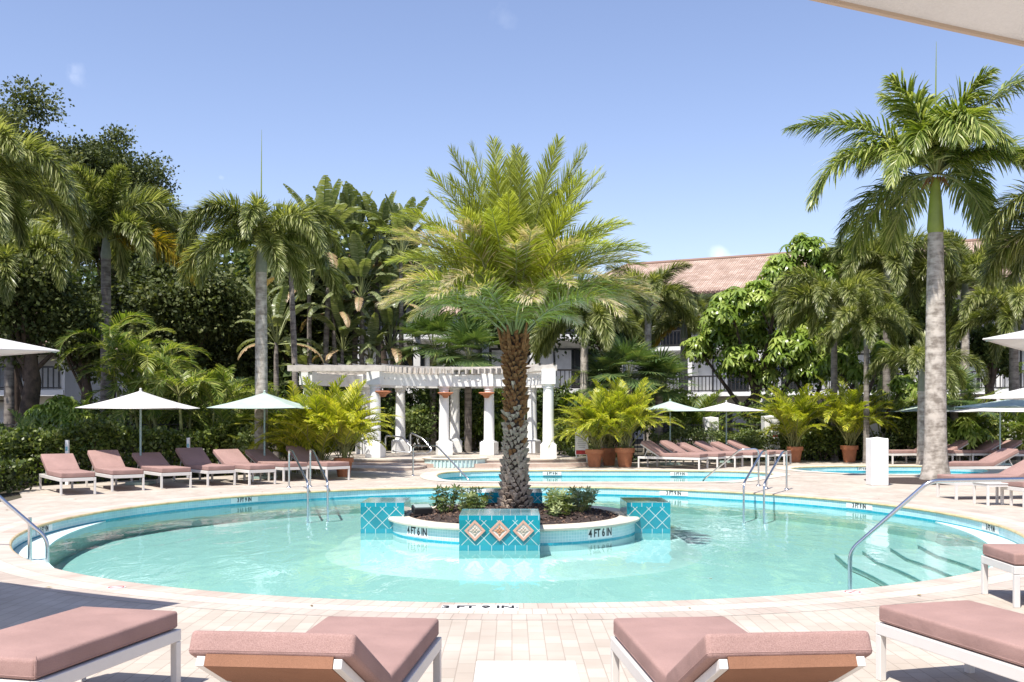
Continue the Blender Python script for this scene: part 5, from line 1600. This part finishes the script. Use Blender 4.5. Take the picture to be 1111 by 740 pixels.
def schef(label, px, Y, parts, n, size, seed, trunks, group=None, leaf='schef'):
    rs = np.random.RandomState(seed)
    p = at(px, Y); e = empty('umbrella_tree', (p.x, Y, 0)); tag(e, label, 'tree', group)
    lob = []
    for (qx, qy, rpx) in parts:
        lob.append((at(qx, Y).x - p.x, rs.uniform(-1.2, 1.2), zat(qy, Y), rpx * Y / F))
    cl = Cloud(); ros_cloud(cl, lob, n, size, rs); cl.build('crown', L_[leaf], e)
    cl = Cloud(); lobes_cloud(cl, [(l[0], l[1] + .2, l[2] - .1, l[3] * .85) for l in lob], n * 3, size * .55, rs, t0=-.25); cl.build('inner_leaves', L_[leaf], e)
    mb = MB()
    for k in range(trunks):
        a = Vector(((k - trunks / 2) * .35, 0, -.05))
        l = lob[(k * 3 + 1) % len(lob)]; c = Vector(l[:3])
        mid = Vector((a.x * .6 + c.x * .4 + .3 * math.sin(k * 2), c.y * .5, c.z * .45))
        mb.tube([a, mid, c], [.13, .10, .04], 8)
        for j in range(2):
            l2 = lob[(k * 5 + j * 2) % len(lob)]; mb.tube([mid, Vector(l2[:3])], [.07, .02], 6)
    mb.build('trunk', M['bark'], e, smooth=True)
    return e
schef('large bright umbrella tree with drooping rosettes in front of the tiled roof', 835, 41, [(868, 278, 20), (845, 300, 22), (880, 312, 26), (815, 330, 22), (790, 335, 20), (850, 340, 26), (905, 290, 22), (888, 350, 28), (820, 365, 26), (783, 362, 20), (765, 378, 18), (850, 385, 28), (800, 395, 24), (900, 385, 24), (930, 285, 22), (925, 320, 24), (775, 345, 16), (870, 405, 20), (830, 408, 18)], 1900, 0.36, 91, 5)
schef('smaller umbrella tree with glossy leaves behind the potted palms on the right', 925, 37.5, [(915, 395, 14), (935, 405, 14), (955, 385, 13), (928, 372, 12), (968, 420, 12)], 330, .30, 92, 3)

# ---- paddle-leaf plants (bananas, travellers palms)
def paddle_mesh(L, wd, pet, p0, droop, seed, mats, tears=9):
    rs = np.random.RandomState(seed); cl = Cloud()
    st = 18; s = np.linspace(0, 1, st + 1)
    tot = L + pet
    pit = p0 - droop * np.clip((s * tot - pet * .5) / (tot - pet * .5), 0, 1) ** 1.6
    d = np.stack([np.cos(pit), 0 * s, np.sin(pit)], 1); P = np.concatenate([[[0, 0, 0]], np.cumsum(d[:-1] * tot / st, 0)])
    b = np.tile([0, 1.0, 0], (st + 1, 1)); nn = np.cross(d, b) * -1
    rad = .04 * (1 - s) + .006
    V = np.stack([P + b * rad[:, None], P - b * rad[:, None], P - nn * rad[:, None]], 1).reshape(-1, 3)
    Q = [(i * 3 + k, i * 3 + (k + 1) % 3, (i + 1) * 3 + (k + 1) % 3, (i + 1) * 3 + k) for i in range(st) for k in range(3)]
    cl.raw(V, Q, np.full(len(Q), .5), 1)
    nseg = 34
    for side in (1, -1):
        drp = 0.25
        for k in range(nseg):
            u0 = k / nseg; u1 = (k + 1) / nseg
            if rs.rand() < tears / nseg: drp = rs.uniform(.05, .9)
            drp = drp * .8 + .2 * rs.uniform(.1, .6)
            gap = .25 if rs.rand() < .22 else 0.0
            q = []
            for u in (u0, u1 - gap * (u1 - u0)):
                ss = (pet + L * u) / tot * st; i = min(int(ss), st - 1); f = ss - i
                c = P[i] * (1 - f) + P[i + 1] * f; t = d[i]; n_ = nn[i]
                w_ = wd * math.sin(PI * min(1, .08 + .9 * u) ** .9) ** .55
                e1 = c + (b[i] * side * .55 + n_ * .18) * w_ * .5 + t * w_ * .12
                e2 = e1 + (b[i] * side * .5 - UP * drp * .6) * w_ * .5 + t * w_ * .12
                q.append((c, e1, e2))
            (c0, f0, g0), (c1, f1_, g1) = q
            t_ = .45 + .1 * rs.randn() + (.12 if k % 2 else 0)
            cl.raw([c0, f0, g0, c1, f1_, g1], [(0, 1, 4, 3), (1, 2, 5, 4)], np.clip([t_, t_ + .1], 0, 1), 0)
    return cl.mesh('paddle_leaf', mats)
MBn = [L_['banana'], M['rachis']]; MBd = [L_['banana_dry'], M['rachis']]
PD = {'up': [paddle_mesh(1.9, .62, 1.3, R(84), R(30), 1, MBn), paddle_mesh(2.1, .66, 1.4, R(76), R(52), 2, MBn)],
      'mid': [paddle_mesh(2.0, .62, 1.3, R(64), R(85), 3, MBn, 16), paddle_mesh(1.8, .58, 1.1, R(54), R(95), 4, MBn, 18)],
      'low': [paddle_mesh(1.8, .5, .9, R(20), R(100), 5, MBn, 20)],
      'dry': [paddle_mesh(1.8, .4, .7, R(5), R(88), 6, MBd, 22)]}
def banana(px, Y, py_top, label, seed, scale=1.0, spec=(5, 5, 2, 1), trunk=True, more=1.5, name='banana_plant', group='big paddle leaved plants', fan=None):
    rs = np.random.RandomState(seed)
    if px > 325 and px < 500 and Y < 40.5: scale *= 40.5 / Y * .92; Y = 40.5 + (px % 7) * .2
    p = at(px, Y); zt = zat(py_top + 12, Y)
    e = empty(name, (p.x, Y, 0)); tag(e, label, 'plant', group)
    h = max(zt - 3.0 * scale, .15)
    mb = MB(); mb.tube(lean_path(h, (rs.randn() * .12, 0), 6), [.15 * scale + .02, .14 * scale, .13 * scale, .12 * scale, .12 * scale, .11 * scale, .09 * scale], 12); mb.build('trunk', M['trunk_dark'], e, smooth=True)
    az = rs.rand() * 6
    for key, c in zip(('up', 'mid', 'low', 'dry'), spec):
        for k in range(int(round(c * more))):
            az += 2.4
            a = az if fan is None else (fan + (PI if k % 2 else 0) + rs.randn() * .12)
            me = PD[key][rs.randint(len(PD[key]))]
            o = link('leaf', me, e, (0, 0, h - .1), (0, 0, a)); s = scale * rs.uniform(.8, 1.1); o.scale = (s, s, s)
    return e
for k, (px, Y, py, lb, sc, sp) in enumerate([
    (322, 36, 205, 'tall paddle leaved plant just right of the foxtail palm with the spear', .85, (5, 5, 3, 1)),
    (350, 38, 188, 'tallest paddle leaved plant in the group left of the date palm', .95, (6, 6, 3, 1)),
    (383, 37, 196, 'tall paddle leaved plant with pale torn leaves in the middle of the group', .95, (6, 5, 3, 2)),
    (412, 38, 192, 'tall paddle leaved plant beside the left fronds of the date palm', .9, (6, 5, 3, 1)),
    (436, 39, 200, 'tall paddle leaved plant half hidden by the left date palm fronds', .85, (5, 4, 3, 1)),
    (372, 33, 310, 'shorter paddle leaved plant with one dry orange leaf above the pergola end', .62, (4, 5, 2, 2)),
    (340, 32.5, 350, 'short paddle leaved plant behind the left end of the pergola', .6, (3, 5, 3, 1)),
    (424, 37, 300, 'dark paddle leaved plant at the left of the hotel balcony', .8, (4, 5, 3, 1)),
    (402, 35.5, 330, 'paddle leaved plant above the middle of the pergola roof', .6, (4, 4, 3, 1)),
    (336, 35, 238, 'mid height paddle leaved plant under the tallest ones', .75, (4, 5, 4, 1)),
    (392, 35, 245, 'mid height paddle leaved plant with drooping leaves above the pergola', .75, (4, 5, 4, 2)),
    (365, 35.5, 262, 'mid height paddle leaved plant in the middle of the group', .75, (4, 5, 4, 1)),
    (425, 36, 255, 'mid height paddle leaved plant against the date palm fronds', .75, (4, 5, 4, 1)),
    (300, 38, 290, 'paddle leaved plant seen through the drooping foxtail fronds', .8, (4, 4, 3, 1)),
    ]): banana(px, Y, py, lb, 100 + k, sc, sp)
banana(958, 36.5, 402, 'fan shaped travellers palm left of the tall palm trunk', 120, .62, (0, 0, 0, 0), group=None)
e = COL.objects.get('banana_plant.010')
tp = [o for o in COL.objects if o.get('label', '').startswith('fan shaped')][0]
for k, a in enumerate((-70, -48, -28, -8, 12, 34, 56, 74)):
    me = PD['up'][0]; o = link('leaf', me, tp, (0, 0, .4), (0, 0, 0)); o.rotation_euler = (0, R(a) + R(0), 0); o.scale = (.85, .85, .85)
    o.rotation_euler = (R(90 - 90), R(a - 8), 0)

# ---- areca palms (clumping, arching yellow-green)
def areca_mesh(name, h, n, seed, leafk='areca', spread=1.0, ll=.34, canes=True, lw=.034, low=.0):
    rs = np.random.RandomState(seed); cl = Cloud()
    for k in range(n):
        az = k * 2.4 + rs.randn() * .3; q = rs.rand()
        p0 = R(86) - q * R(34) * spread; L = h * rs.uniform(.72, 1.1)
        br = .16 * h / 2 * rs.rand() + .03; ba = rs.rand() * 6.28
        bz = h * .28 * rs.rand() * (1 - low)
        frond_cloud(cl, L=L, p0=p0, droop=R(rs.uniform(50, 120)) * (0.6 + q * .6), n=34, ll=ll * h / 2.2 * 1.0, lw=lw, style='vee', rs=rs, start=.26, base=(br * math.cos(ba), br * math.sin(ba), bz), az=az,
                    grav=.22, rr=.013, tint0=rs.uniform(-.12, .15), sway=rs.randn() * .2, power=1.4)
    return cl.mesh(name, [L_[leafk], M['stem']])
AR = [areca_mesh('areca_foliage', 1.9, 66, 200 + k, lw=.030) for k in range(3)]
def pot_mesh():
    mb = MB(); mb.lathe([(0.0, 0.02), (.185, .0), (.25, .42), (.255, .43), (.295, .435), (.30, .56), (.285, .575), (.26, .57), (.255, .50), (.0, .49)], n=32); return mb
POT = pot_mesh().build('pot_body', M['terracotta'], None, smooth=True); POTM = POT.data; bpy.data.objects.remove(POT)
mb = MB(); mb.lathe([(0.0, .50), (.255, .495)], n=24); q = mb.build('pot_soil', M['mulch']); PSM = q.data; bpy.data.objects.remove(q)
def potted(px, Y, sc, hs, label, k, potlabel):
    p = at(px, Y)
    e = empty('terracotta_pot', (p.x, p.y, 0)); tag(e, potlabel, 'pot', 'terracotta pots with palms'); e.scale = (sc, sc, sc)
    link('pot_body', POTM, e); link('pot_soil', PSM, e)
    a = empty('areca_palm', (p.x, p.y, .49 * sc)); tag(a, label, 'plant', 'potted feathery palms')
    o = link('foliage', AR[k % 3], a, rot=(0, 0, k * 1.3)); o.scale = (hs, hs, hs)
for k, (px, Y, sc, hs, lb, pl) in enumerate([
    (645, 32.0, .98, 1.0, 'yellow green feathery palm in the leftmost of three terracotta pots', 'terracotta pot leftmost of three, beside the notice board'),
    (660.5, 33.0, .98, 1.05, 'yellow green feathery palm in the middle of three terracotta pots', 'terracotta pot in the middle of three'),
    (678, 32.0, 1.06, 1.05, 'yellow green feathery palm in the rightmost of three terracotta pots', 'larger terracotta pot rightmost of three, left of the far lounger row'),
    (862.5, 35.2, .95, 1.1, 'feathery palm in a terracotta pot right of the pier with the red sign', 'terracotta pot right of the pier with the small red sign'),
    (921.5, 35.2, 1.02, 1.15, 'feathery palm in a terracotta pot left of the rear white pier', 'terracotta pot left of the rear white pier by the bollard'),
    (373, 27.0, .88, .98, 'bright bushy feathery palm at the left end of the pergola', 'wide terracotta pot behind the last lounger of the left row')]):
    potted(px, Y, sc, hs, lb, k, pl)
def areca_clump(px, Y, hs, label, k, leafm=None, group='feathery palm clumps in the ground'):
    p = at(px, Y); a = empty('areca_clump', (p.x, p.y, 0)); tag(a, label, 'plant', group)
    o = link('foliage', leafm or AR[k % 3], a, rot=(0, 0, k * 1.9)); o.scale = (hs, hs, hs)
    return a
areca_clump(343, 27.2, 1.2, 'yellow green feathery palm clump behind the last two loungers of the left row', 1)
areca_clump(322, 28.6, 1.15, 'yellow green feathery palm clump left of the bushy potted palm', 2)
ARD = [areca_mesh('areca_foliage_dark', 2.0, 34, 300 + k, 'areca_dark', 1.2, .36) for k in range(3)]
# big arching clump on the left, made of tall canes carrying drooping fronds
def big_areca(px, Y, label, seed, canes, hmin, hmax, fr=8):
    rs = np.random.RandomState(seed); p = at(px, Y)
    e = empty('cane_palm', (p.x, Y, 0)); tag(e, label, 'palm tree', 'tall cane palms on the left')
    for k in range(canes):
        a = rs.rand() * 6.28; h = rs.uniform(hmin, hmax); ln = rs.uniform(.1, .9)
        b = Vector((.5 * math.cos(a), .5 * math.sin(a), 0)); t = Vector(((.5 + ln) * math.cos(a), (.5 + ln) * math.sin(a), h))
        mb = MB(); mb.tube([b, b.lerp(t, .5) + Vector((0, 0, .1)), t], [.055, .045, .035], 8); mb.build('cane', M['stem'], e, smooth=True)
        cl = Cloud()
        for j in range(fr):
            q = rs.rand()
            frond_cloud(cl, L=rs.uniform(1.5, 2.3), p0=R(84) - q * R(45), droop=R(rs.uniform(100, 175)), n=38, ll=.42, lw=.036, style='vee', rs=rs, start=.2, base=tuple(t), az=j * 2.4 + a, grav=.18, rr=.018, tint0=rs.uniform(-.1, .2), sway=rs.randn() * .25, power=1.5)
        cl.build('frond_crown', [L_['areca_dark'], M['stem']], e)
big_areca(165, 29.5, 'cane palm with curling sunlit fronds behind the white umbrella, left half of the clump', 401, 6, 1.0, 3.6)
big_areca(205, 28.5, 'cane palm with long curled fronds between the two left umbrellas', 402, 6, .8, 3.1)
big_areca(235, 31, 'cane palm right behind the clump, left of the ringed grey trunk', 403, 4, .6, 2.4)
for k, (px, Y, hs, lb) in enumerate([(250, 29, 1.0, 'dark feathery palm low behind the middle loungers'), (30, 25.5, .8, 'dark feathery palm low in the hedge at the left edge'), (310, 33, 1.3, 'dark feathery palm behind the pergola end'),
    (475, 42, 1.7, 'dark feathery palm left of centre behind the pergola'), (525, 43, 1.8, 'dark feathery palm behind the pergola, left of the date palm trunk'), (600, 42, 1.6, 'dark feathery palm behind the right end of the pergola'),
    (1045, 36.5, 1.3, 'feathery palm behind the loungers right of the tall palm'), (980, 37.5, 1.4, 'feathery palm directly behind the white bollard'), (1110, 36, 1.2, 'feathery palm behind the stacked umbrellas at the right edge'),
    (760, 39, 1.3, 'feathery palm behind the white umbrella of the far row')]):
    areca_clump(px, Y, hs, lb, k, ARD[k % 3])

# ---- fan palms
def fan_leaf(seed, mats):
    rs = np.random.RandomState(seed); cl = Cloud(); pet = .9; n = 26; V = []; Q = []; T = []
    pit = R(60); P0 = np.array([0, 0, 0.]); P1 = np.array([math.cos(pit) * pet, 0, math.sin(pit) * pet])
    s_ = np.array([0, 1., 0]) * .012
    cl.raw([P0 - s_, P0 + s_, P1 + s_, P1 - s_], [(0, 1, 2, 3)], [.5], 1)
    t = np.array([math.cos(pit * .6), 0, math.sin(pit * .6)]); b = np.array([0, 1., 0]); n_ = np.cross(t, b)
    for k in range(n):
        a = (k / (n - 1) - .5) * R(250); L = .85 * (1 - .18 * abs(a) / 2.2) * rs.uniform(.92, 1.05)
        d = t * math.cos(a) + b * math.sin(a); w_ = -t * math.sin(a) + b * math.cos(a)
        q = [P1 - w_ * .005, P1 + w_ * .005]
        m = P1 + d * L * .6 - UP * .02; e = P1 + d * L + UP * -.18 * rs.rand()
        bb = len(V); V += q + [m - w_ * .032, m + w_ * .032, e - w_ * .003, e + w_ * .003]
        Q += [(bb, bb + 1, bb + 3, bb + 2), (bb + 2, bb + 3, bb + 5, bb + 4)]; tt = .45 + .2 * rs.randn(); T += [tt, tt]
    cl.raw(V, Q, np.clip(T, 0, 1), 0); return cl.mesh('fan_leaf', mats)
FN = [fan_leaf(k, [L_['fan'], M['rachis']]) for k in range(3)]
def fanpalm(px, Y, py_c, label, seed, sc=1.0, n=26):
    rs = np.random.RandomState(seed); p = at(px, Y); z = zat(py_c, Y)
    e = empty('fan_palm', (p.x, Y, 0)); tag(e, label, 'palm tree', 'fan palms')
    mb = MB(); mb.tube(lean_path(z, (0, 0), 6), .14, 12); mb.build('trunk', M['trunk_dark'], e, smooth=True)
    for k in range(n):
        o = link('leaf', FN[k % 3], e, (0, 0, z), (0, 0, 0)); q = k / n
        o.rotation_euler = (Matrix.Rotation(k * 2.4, 3, 'Z') @ Matrix.Rotation(R(-30 + 105 * q), 3, 'Y')).to_euler(); s = sc * rs.uniform(.85, 1.1); o.scale = (s, s, s)
fanpalm(682, 36, 412, 'fan palm with blue green leaves above the terracotta pots', 1, 1.15)
fanpalm(715, 37, 425, 'fan palm behind the pale green umbrella of the far row', 2, 1.1)
fanpalm(655, 37.5, 425, 'fan palm behind the notice board', 3, 1.0)
fanpalm(508, 38, 392, 'fan palm with grey spiky leaves above the pergola roof', 4, 1.1)
fanpalm(1035, 35.5, 440, 'fan palm with broad leaves right behind the tall palm trunk', 5, 1.0, 20)
fanpalm(470, 40, 380, 'fan palm in front of the hotel balcony behind the pergola', 6, 1.2)

# ---- hedges and shrubs
def hedge(label, pts, w_, h, n, leaf, size, seed, t0=0, name='hedge', z0=0.0):
    rs = np.random.RandomState(seed); pts = [np.array(p, float) for p in pts]
    e = empty(name, (pts[0][0], pts[0][1], 0)); tag(e, label, 'hedge')
    segs = [np.linalg.norm(pts[i + 1] - pts[i]) for i in range(len(pts) - 1)]; pr = np.array(segs) / sum(segs)
    i = rs.choice(len(segs), n, p=pr); u = rs.rand(n)
    A_ = np.array(pts)[i]; B_ = np.array(pts)[i + 1]
    c = A_ * (1 - u)[:, None] + B_ * u[:, None]
    th = (rs.rand(n) - .5) * 2; zz = rs.rand(n)
    top = h * (1 + .13 * np.sin(c[:, 0] * 2.1 + seed) + .07 * np.sin(c[:, 0] * 5.3) + .05 * rs.randn(n))
    e_ = rs.rand(n) < .5
    zz = np.where(e_, 1 - .25 * rs.rand(n) ** 2, zz); th = np.where(~e_, np.sign(th) * (1 - .35 * rs.rand(n) ** 2), th)
    P = np.stack([c[:, 0] - pts[0][0] + .1 * rs.randn(n), c[:, 1] - pts[0][1] + th * w_ / 2, z0 + zz * top], 1)
    d = nrm(rs.randn(n, 3) + UP * .5)
    A = axes_from(d, nrm(rs.randn(n, 3) + UP * .6 + np.array([0, -.4, 0]))) * (size * rs.uniform(.6, 1.3, n))[:, None, None]
    cl = Cloud(); cl.stamp(leafT[0], leafT[1], P, A, np.clip(.42 + t0 + .22 * rs.randn(n), 0, 1)); cl.build('foliage', L_[leaf], e)
    mb = MB(); k = 0.3
    for (a, b, s) in zip(pts[:-1], pts[1:], segs):
        for j in range(int(s / .6)):
            f = (j + .5) / max(int(s / .6), 1); q = a * (1 - f) + b * f - pts[0]
            mb.tube([(q[0], q[1], 0), (q[0] + .1 * rs.randn(), q[1], h * .8)], [.03, .012], 5)
    mb.build('stems', M['bark'], e)
    return e
hedge('dark leafy hedge behind the loungers of the left row', [(-18, 24.2), (-11.2, 24.6), (-9.2, 27.0), (-7.3, 29.4)], 1.2, 1.22, 26000, 'hedge', .11, 501)
hedge('low dark ground planting in the left corner beside the leftmost lounger', [(-15, 19.5), (-11.0, 20.2), (-10.6, 21.4)], 1.6, .55, 9000, 'hedge', .12, 502, -.1)
hedge('taller dark hedge at the left edge beside the leftmost lounger', [(-17, 21.8), (-11.3, 22.6)], 1.5, 1.15, 10000, 'hedge', .11, 508, -.05)
hedge('pale trimmed hedge behind the far lounger row', [(5.0, 36.9), (13.2, 37.2)], .9, 1.02, 9000, 'hedge_pale', .09, 503)
hedge('leafy hedge behind the columns of the pergola', [(-8, 40.6), (-2, 41.0), (3.9, 40.4)], 1.6, 1.8, 16000, 'hedge', .13, 504, .12)
hedge('low leafy planting behind the two potted palms on the right', [(7.5, 37.0), (14.5, 37.4)], .9, .85, 6500, 'hedge', .11, 505, .15)
hedge('leafy planting behind the loungers on the far right', [(15, 37.8), (24, 38)], 1.6, 1.5, 9000, 'hedge', .13, 506, .1)
hedge('low green planting right of the pergola steps', [(1.9, 34.6), (4.2, 35.8)], .9, .42, 2500, 'hedge_pale', .10, 507, -.1)
def shrub(label, px, Y, r, h, n, leaf, size, seed, ros=False, group=None, z0=0, t0=0, flowers=0):
    rs = np.random.RandomState(seed); p = at(px, Y)
    e = empty('shrub', (p.x, Y, z0)); tag(e, label, 'shrub', group)
    lob = [(rs.uniform(-.5, .5) * r, rs.uniform(-.4, .4) * r, h * rs.uniform(.35, .75), r * rs.uniform(.4, .6)) for _ in range(7)]
    cl = Cloud()
    if ros: ros_cloud(cl, lob, n, size, rs, t0=t0)
    else: lobes_cloud(cl, lob, n, size, rs, t0=t0)
    cl.build('foliage', L_[leaf], e)
    if flowers:
        cl = Cloud(); lobes_cloud(cl, [(l[0], l[1] - .1, l[2] + .05, l[3] * 1.05) for l in lob], flowers, .09, rs, shell=.12); cl.build('flowers', L_['flower'], e)
    mb = MB()
    for l in lob: mb.tube([(l[0] * .2, l[1] * .2, 0), l[:3]], [.02, .008], 5)
    mb.build('stems', M['bark'], e); return e
sh = [('bright leafed shrub behind the fence at the left edge', 60, 28.5, .9, 2.3, 900, 'schef', .2, True), ('leafy shrub between the umbrella and the dark hedge on the left', 100, 28.5, 1.0, 2.0, 900, 'schef', .2, True),
      ('pale leafed shrub left of the ringed grey trunk', 268, 28.2, .6, 1.9, 1600, 'hedge_pale', .12, False), ('shrub left of the pergola in the shade', 225, 29.5, 1.0, 1.8, 3000, 'hedge', .13, False),
      ('yellow green shrub seen between the left pergola columns', 455, 39.9, 1.1, 2.1, 2600, 'hedge_pale', .14, False), ('dark shrub between the middle pergola columns', 512, 39.9, 1.1, 2.3, 2600, 'hedge', .14, False),
      ('broad leaved shrub right of the middle pergola columns', 548, 39.9, 1.1, 1.9, 240, 'schef', .26, True), ('leafy shrub just right of the last pergola column', 605, 39.9, 1.1, 1.9, 2400, 'hedge', .13, False),
      ('round shrub by the foot of the white pier with the red sign', 815, 36.2, .7, .9, 1500, 'hedge_pale', .10, False), ('shrub between the two potted palms on the right', 892, 36.4, 1.1, 1.5, 2600, 'hedge', .12, False),
      ('shrub at the foot of the rear white pier', 952, 35.9, .7, 1.0, 1400, 'hedge_pale', .10, False), ('white flowering shrub behind the loungers at the right edge', 1082, 35.8, 1.1, 1.7, 2600, 'hedge', .12, False),
      ('large shrub in front of the hotel left of the umbrella tree', 738, 41, 1.6, 3.0, 3800, 'wood', .18, False), ('leafy shrub behind the notice board', 618, 36, .9, 1.7, 2400, 'hedge', .13, False),
      ('tall shrub right of the travellers palm', 1000, 36, 1.1, 2.0, 3000, 'hedge', .13, False), ('big leaved shrub right of the tall palm trunk', 1040, 35, .9, 1.7, 200, 'schef', .30, True),
      ('dense dark shrub under the umbrella tree', 850, 39, 2.0, 2.6, 5200, 'wood', .17, False), ('dense shrub under the umbrella tree near the rear pier', 915, 39.5, 2.0, 2.8, 5200, 'wood', .17, False),
      ('dark shrub under the paddle leaved plants', 350, 41, 2.2, 3.2, 5200, 'wood', .17, False), ('dark shrub behind the cane palms', 175, 33, 2.2, 3.4, 6000, 'wood', .17, False),
      ('dark shrub in front of the balcony at the far left', 110, 33, 2.0, 2.6, 5000, 'wood', .17, False), ('dark shrub behind the pergola left of the columns', 425, 41.5, 2.0, 3.0, 5000, 'wood', .17, False),
      ('dark shrub behind the pergola under the hotel balcony', 500, 41, 2.4, 3.6, 6000, 'wood', .18, False), ('dark shrub behind the date palm trunk', 570, 41, 2.2, 3.2, 5600, 'wood', .18, False),
      ('dark shrub behind the fan palms', 670, 40.5, 2.0, 3.0, 5200, 'wood', .18, False), ('dark shrub behind the loungers right of the tall palm', 1065, 38.5, 1.9, 2.1, 4600, 'wood', .16, False),
      ('dark shrub left of the ringed grey trunk', 258, 34, 1.7, 3.4, 4600, 'wood', .17, False)]
for k, (lb, px, Y, r, h, n, lf, sz, rz_) in enumerate(sh):
    shrub(lb, px, Y, r, h, n, lf, sz, 600 + k, rz_, flowers=260 if 'flowering' in lb else 0, group='garden shrubs')

# ---- island shrubs and lamps
def island_shrub(label, dx, dy, r, h, n, seed):
    rs = np.random.RandomState(seed)
    e = empty('small_shrub', (IC.x + dx, IC.y + dy, .10)); tag(e, label, 'shrub', 'small shrubs planted on the island')
    cl = Cloud(); tm = rosette(7, .15, 1.0, .34); tm = (tm[0] * [1, 1, -1.0] + [0, 0, 0], tm[1])
    mb = MB()
    for k in range(int(n * .62)):
        a = rs.rand() * 6.28; q = rs.rand() ** .6 * r * 1.35; hh = h * rs.uniform(.5, 1.0)
        tip = Vector((q * math.cos(a), q * math.sin(a), hh)); mb.tube([(tip.x * .5, tip.y * .5, 0), tip], [.006, .004], 4)
        for j in range(3):
            P_ = np.array([[tip.x * (.7 + .15 * j), tip.y * (.7 + .15 * j), hh - .07 * (2 - j)]])
            u = nrm(np.array([[math.cos(a) * .4, math.sin(a) * .4, 1.0]]) + .25 * rs.randn(1, 3)); x = nrm(np.cross(u, rs.randn(1, 3))); y = np.cross(u, x)
            cl.stamp(tm[0], tm[1], P_, np.stack([x, y, u], 2) * rs.uniform(.06, .10), np.clip([.45 + .25 * rs.randn()], 0, 1))
    cl.build('foliage', L_['hedge_pale'], e); mb.build('stems', M['stem'], e)
island_shrub('small leafy shrub left of the date palm trunk on the island', -1.05, -.35, .20, .42, 34, 1)
island_shrub('small shrub close in front of the date palm trunk, left side', -.62, -.75, .18, .36, 26, 2)
island_shrub('low shrub at the back left of the island bed', -.62, .25, .22, .36, 26, 3)
island_shrub('wide leafy shrub right of the date palm trunk on the island', .88, -.30, .34, .38, 54, 4)
island_shrub('low shrub to the front right of the date palm trunk', .62, -.80, .20, .30, 26, 5)
island_shrub('small shrub at the back right of the island bed', 1.12, .12, .2, .36, 24, 6)
def spot(dx, dy, rz, label, round_=False):
    e = empty('spot_light', (IC.x + dx, IC.y + dy, .07), rz); tag(e, label, 'garden light')
    mb = MB()
    if round_: mb.lathe([(0, .20), (.10, .19), (.15, .14), (.16, .09), (.12, .05)], n=20)
    else: mb.box((0, 0, .085), (.30, .22, .10), M=Matrix.Rotation(R(12), 4, 'X'))
    mb.build('housing', M['black'], e, bevel=.01)
    mb = MB(); mb.box((0, -.01, .142 if not round_ else .20), (.25, .17, .012), M=Matrix.Rotation(R(12), 4, 'X')); mb.build('lens', M['lamp_glass'] if not round_ else M['black'], e)
    mb = MB(); mb.tube([(0, 0, 0), (0, 0, .09)], .015, 8); mb.build('stake', M['black'], e)
spot(-1.45, -.32, .3, 'black box garden light with pale glass at the left of the island bed')
spot(.72, .75, -.2, 'black round garden light behind the right shrubs of the island', True)

# remove template leftovers without a label
for o in list(COL.objects):
    if o.parent is None and o.type == 'EMPTY' and not o.get('label') and not o.children: bpy.data.objects.remove(o)

# a few fallen leaves on the paving and on the water
cl = Cloud(); rs = np.random.RandomState(900); N = 150
X = rs.uniform(-11, 12, N); Y = rs.uniform(5, 31, N)
ok = np.array([(math.hypot(x - PC[0], y - PC[1]) > PR + .05 or rs.rand() < .25) and math.hypot(x - IC.x, y - IC.y) > 2.9 and not inside((x, y), pool2) and not inside((x, y), pool3) for x, y in zip(X, Y)])
X, Y = X[ok], Y[ok]; n = len(X)
Z = np.where(np.hypot(X - PC[0], Y - PC[1]) < PR, WZ + .004, .012)
A = axes_from(rs.randn(n, 3) * [1, 1, .05], nrm(UP + .15 * rs.randn(n, 3))); A = np.stack([A[:, :, 0], A[:, :, 1], A[:, :, 2]], 2)
d = nrm(rs.randn(n, 3) * [1, 1, .08]); w_ = nrm(np.cross(np.tile(UP, (n, 1)), d)); A = np.stack([d, w_, np.cross(d, w_)], 2) * rs.uniform(.03, .075, n)[:, None, None]
cl.stamp(leafT[0], leafT[1], np.stack([X, Y, Z], 1), A, rs.rand(n))
L_['litter'] = leafmat('fallen_leaf', (0.12, 0.07, 0.03), (0.25, 0.17, 0.06), (0.34, 0.32, 0.08), trans=0.1, rough=.7, spec=.2)
tag(cl.build('fallen_leaves', L_['litter']), kind='stuff')
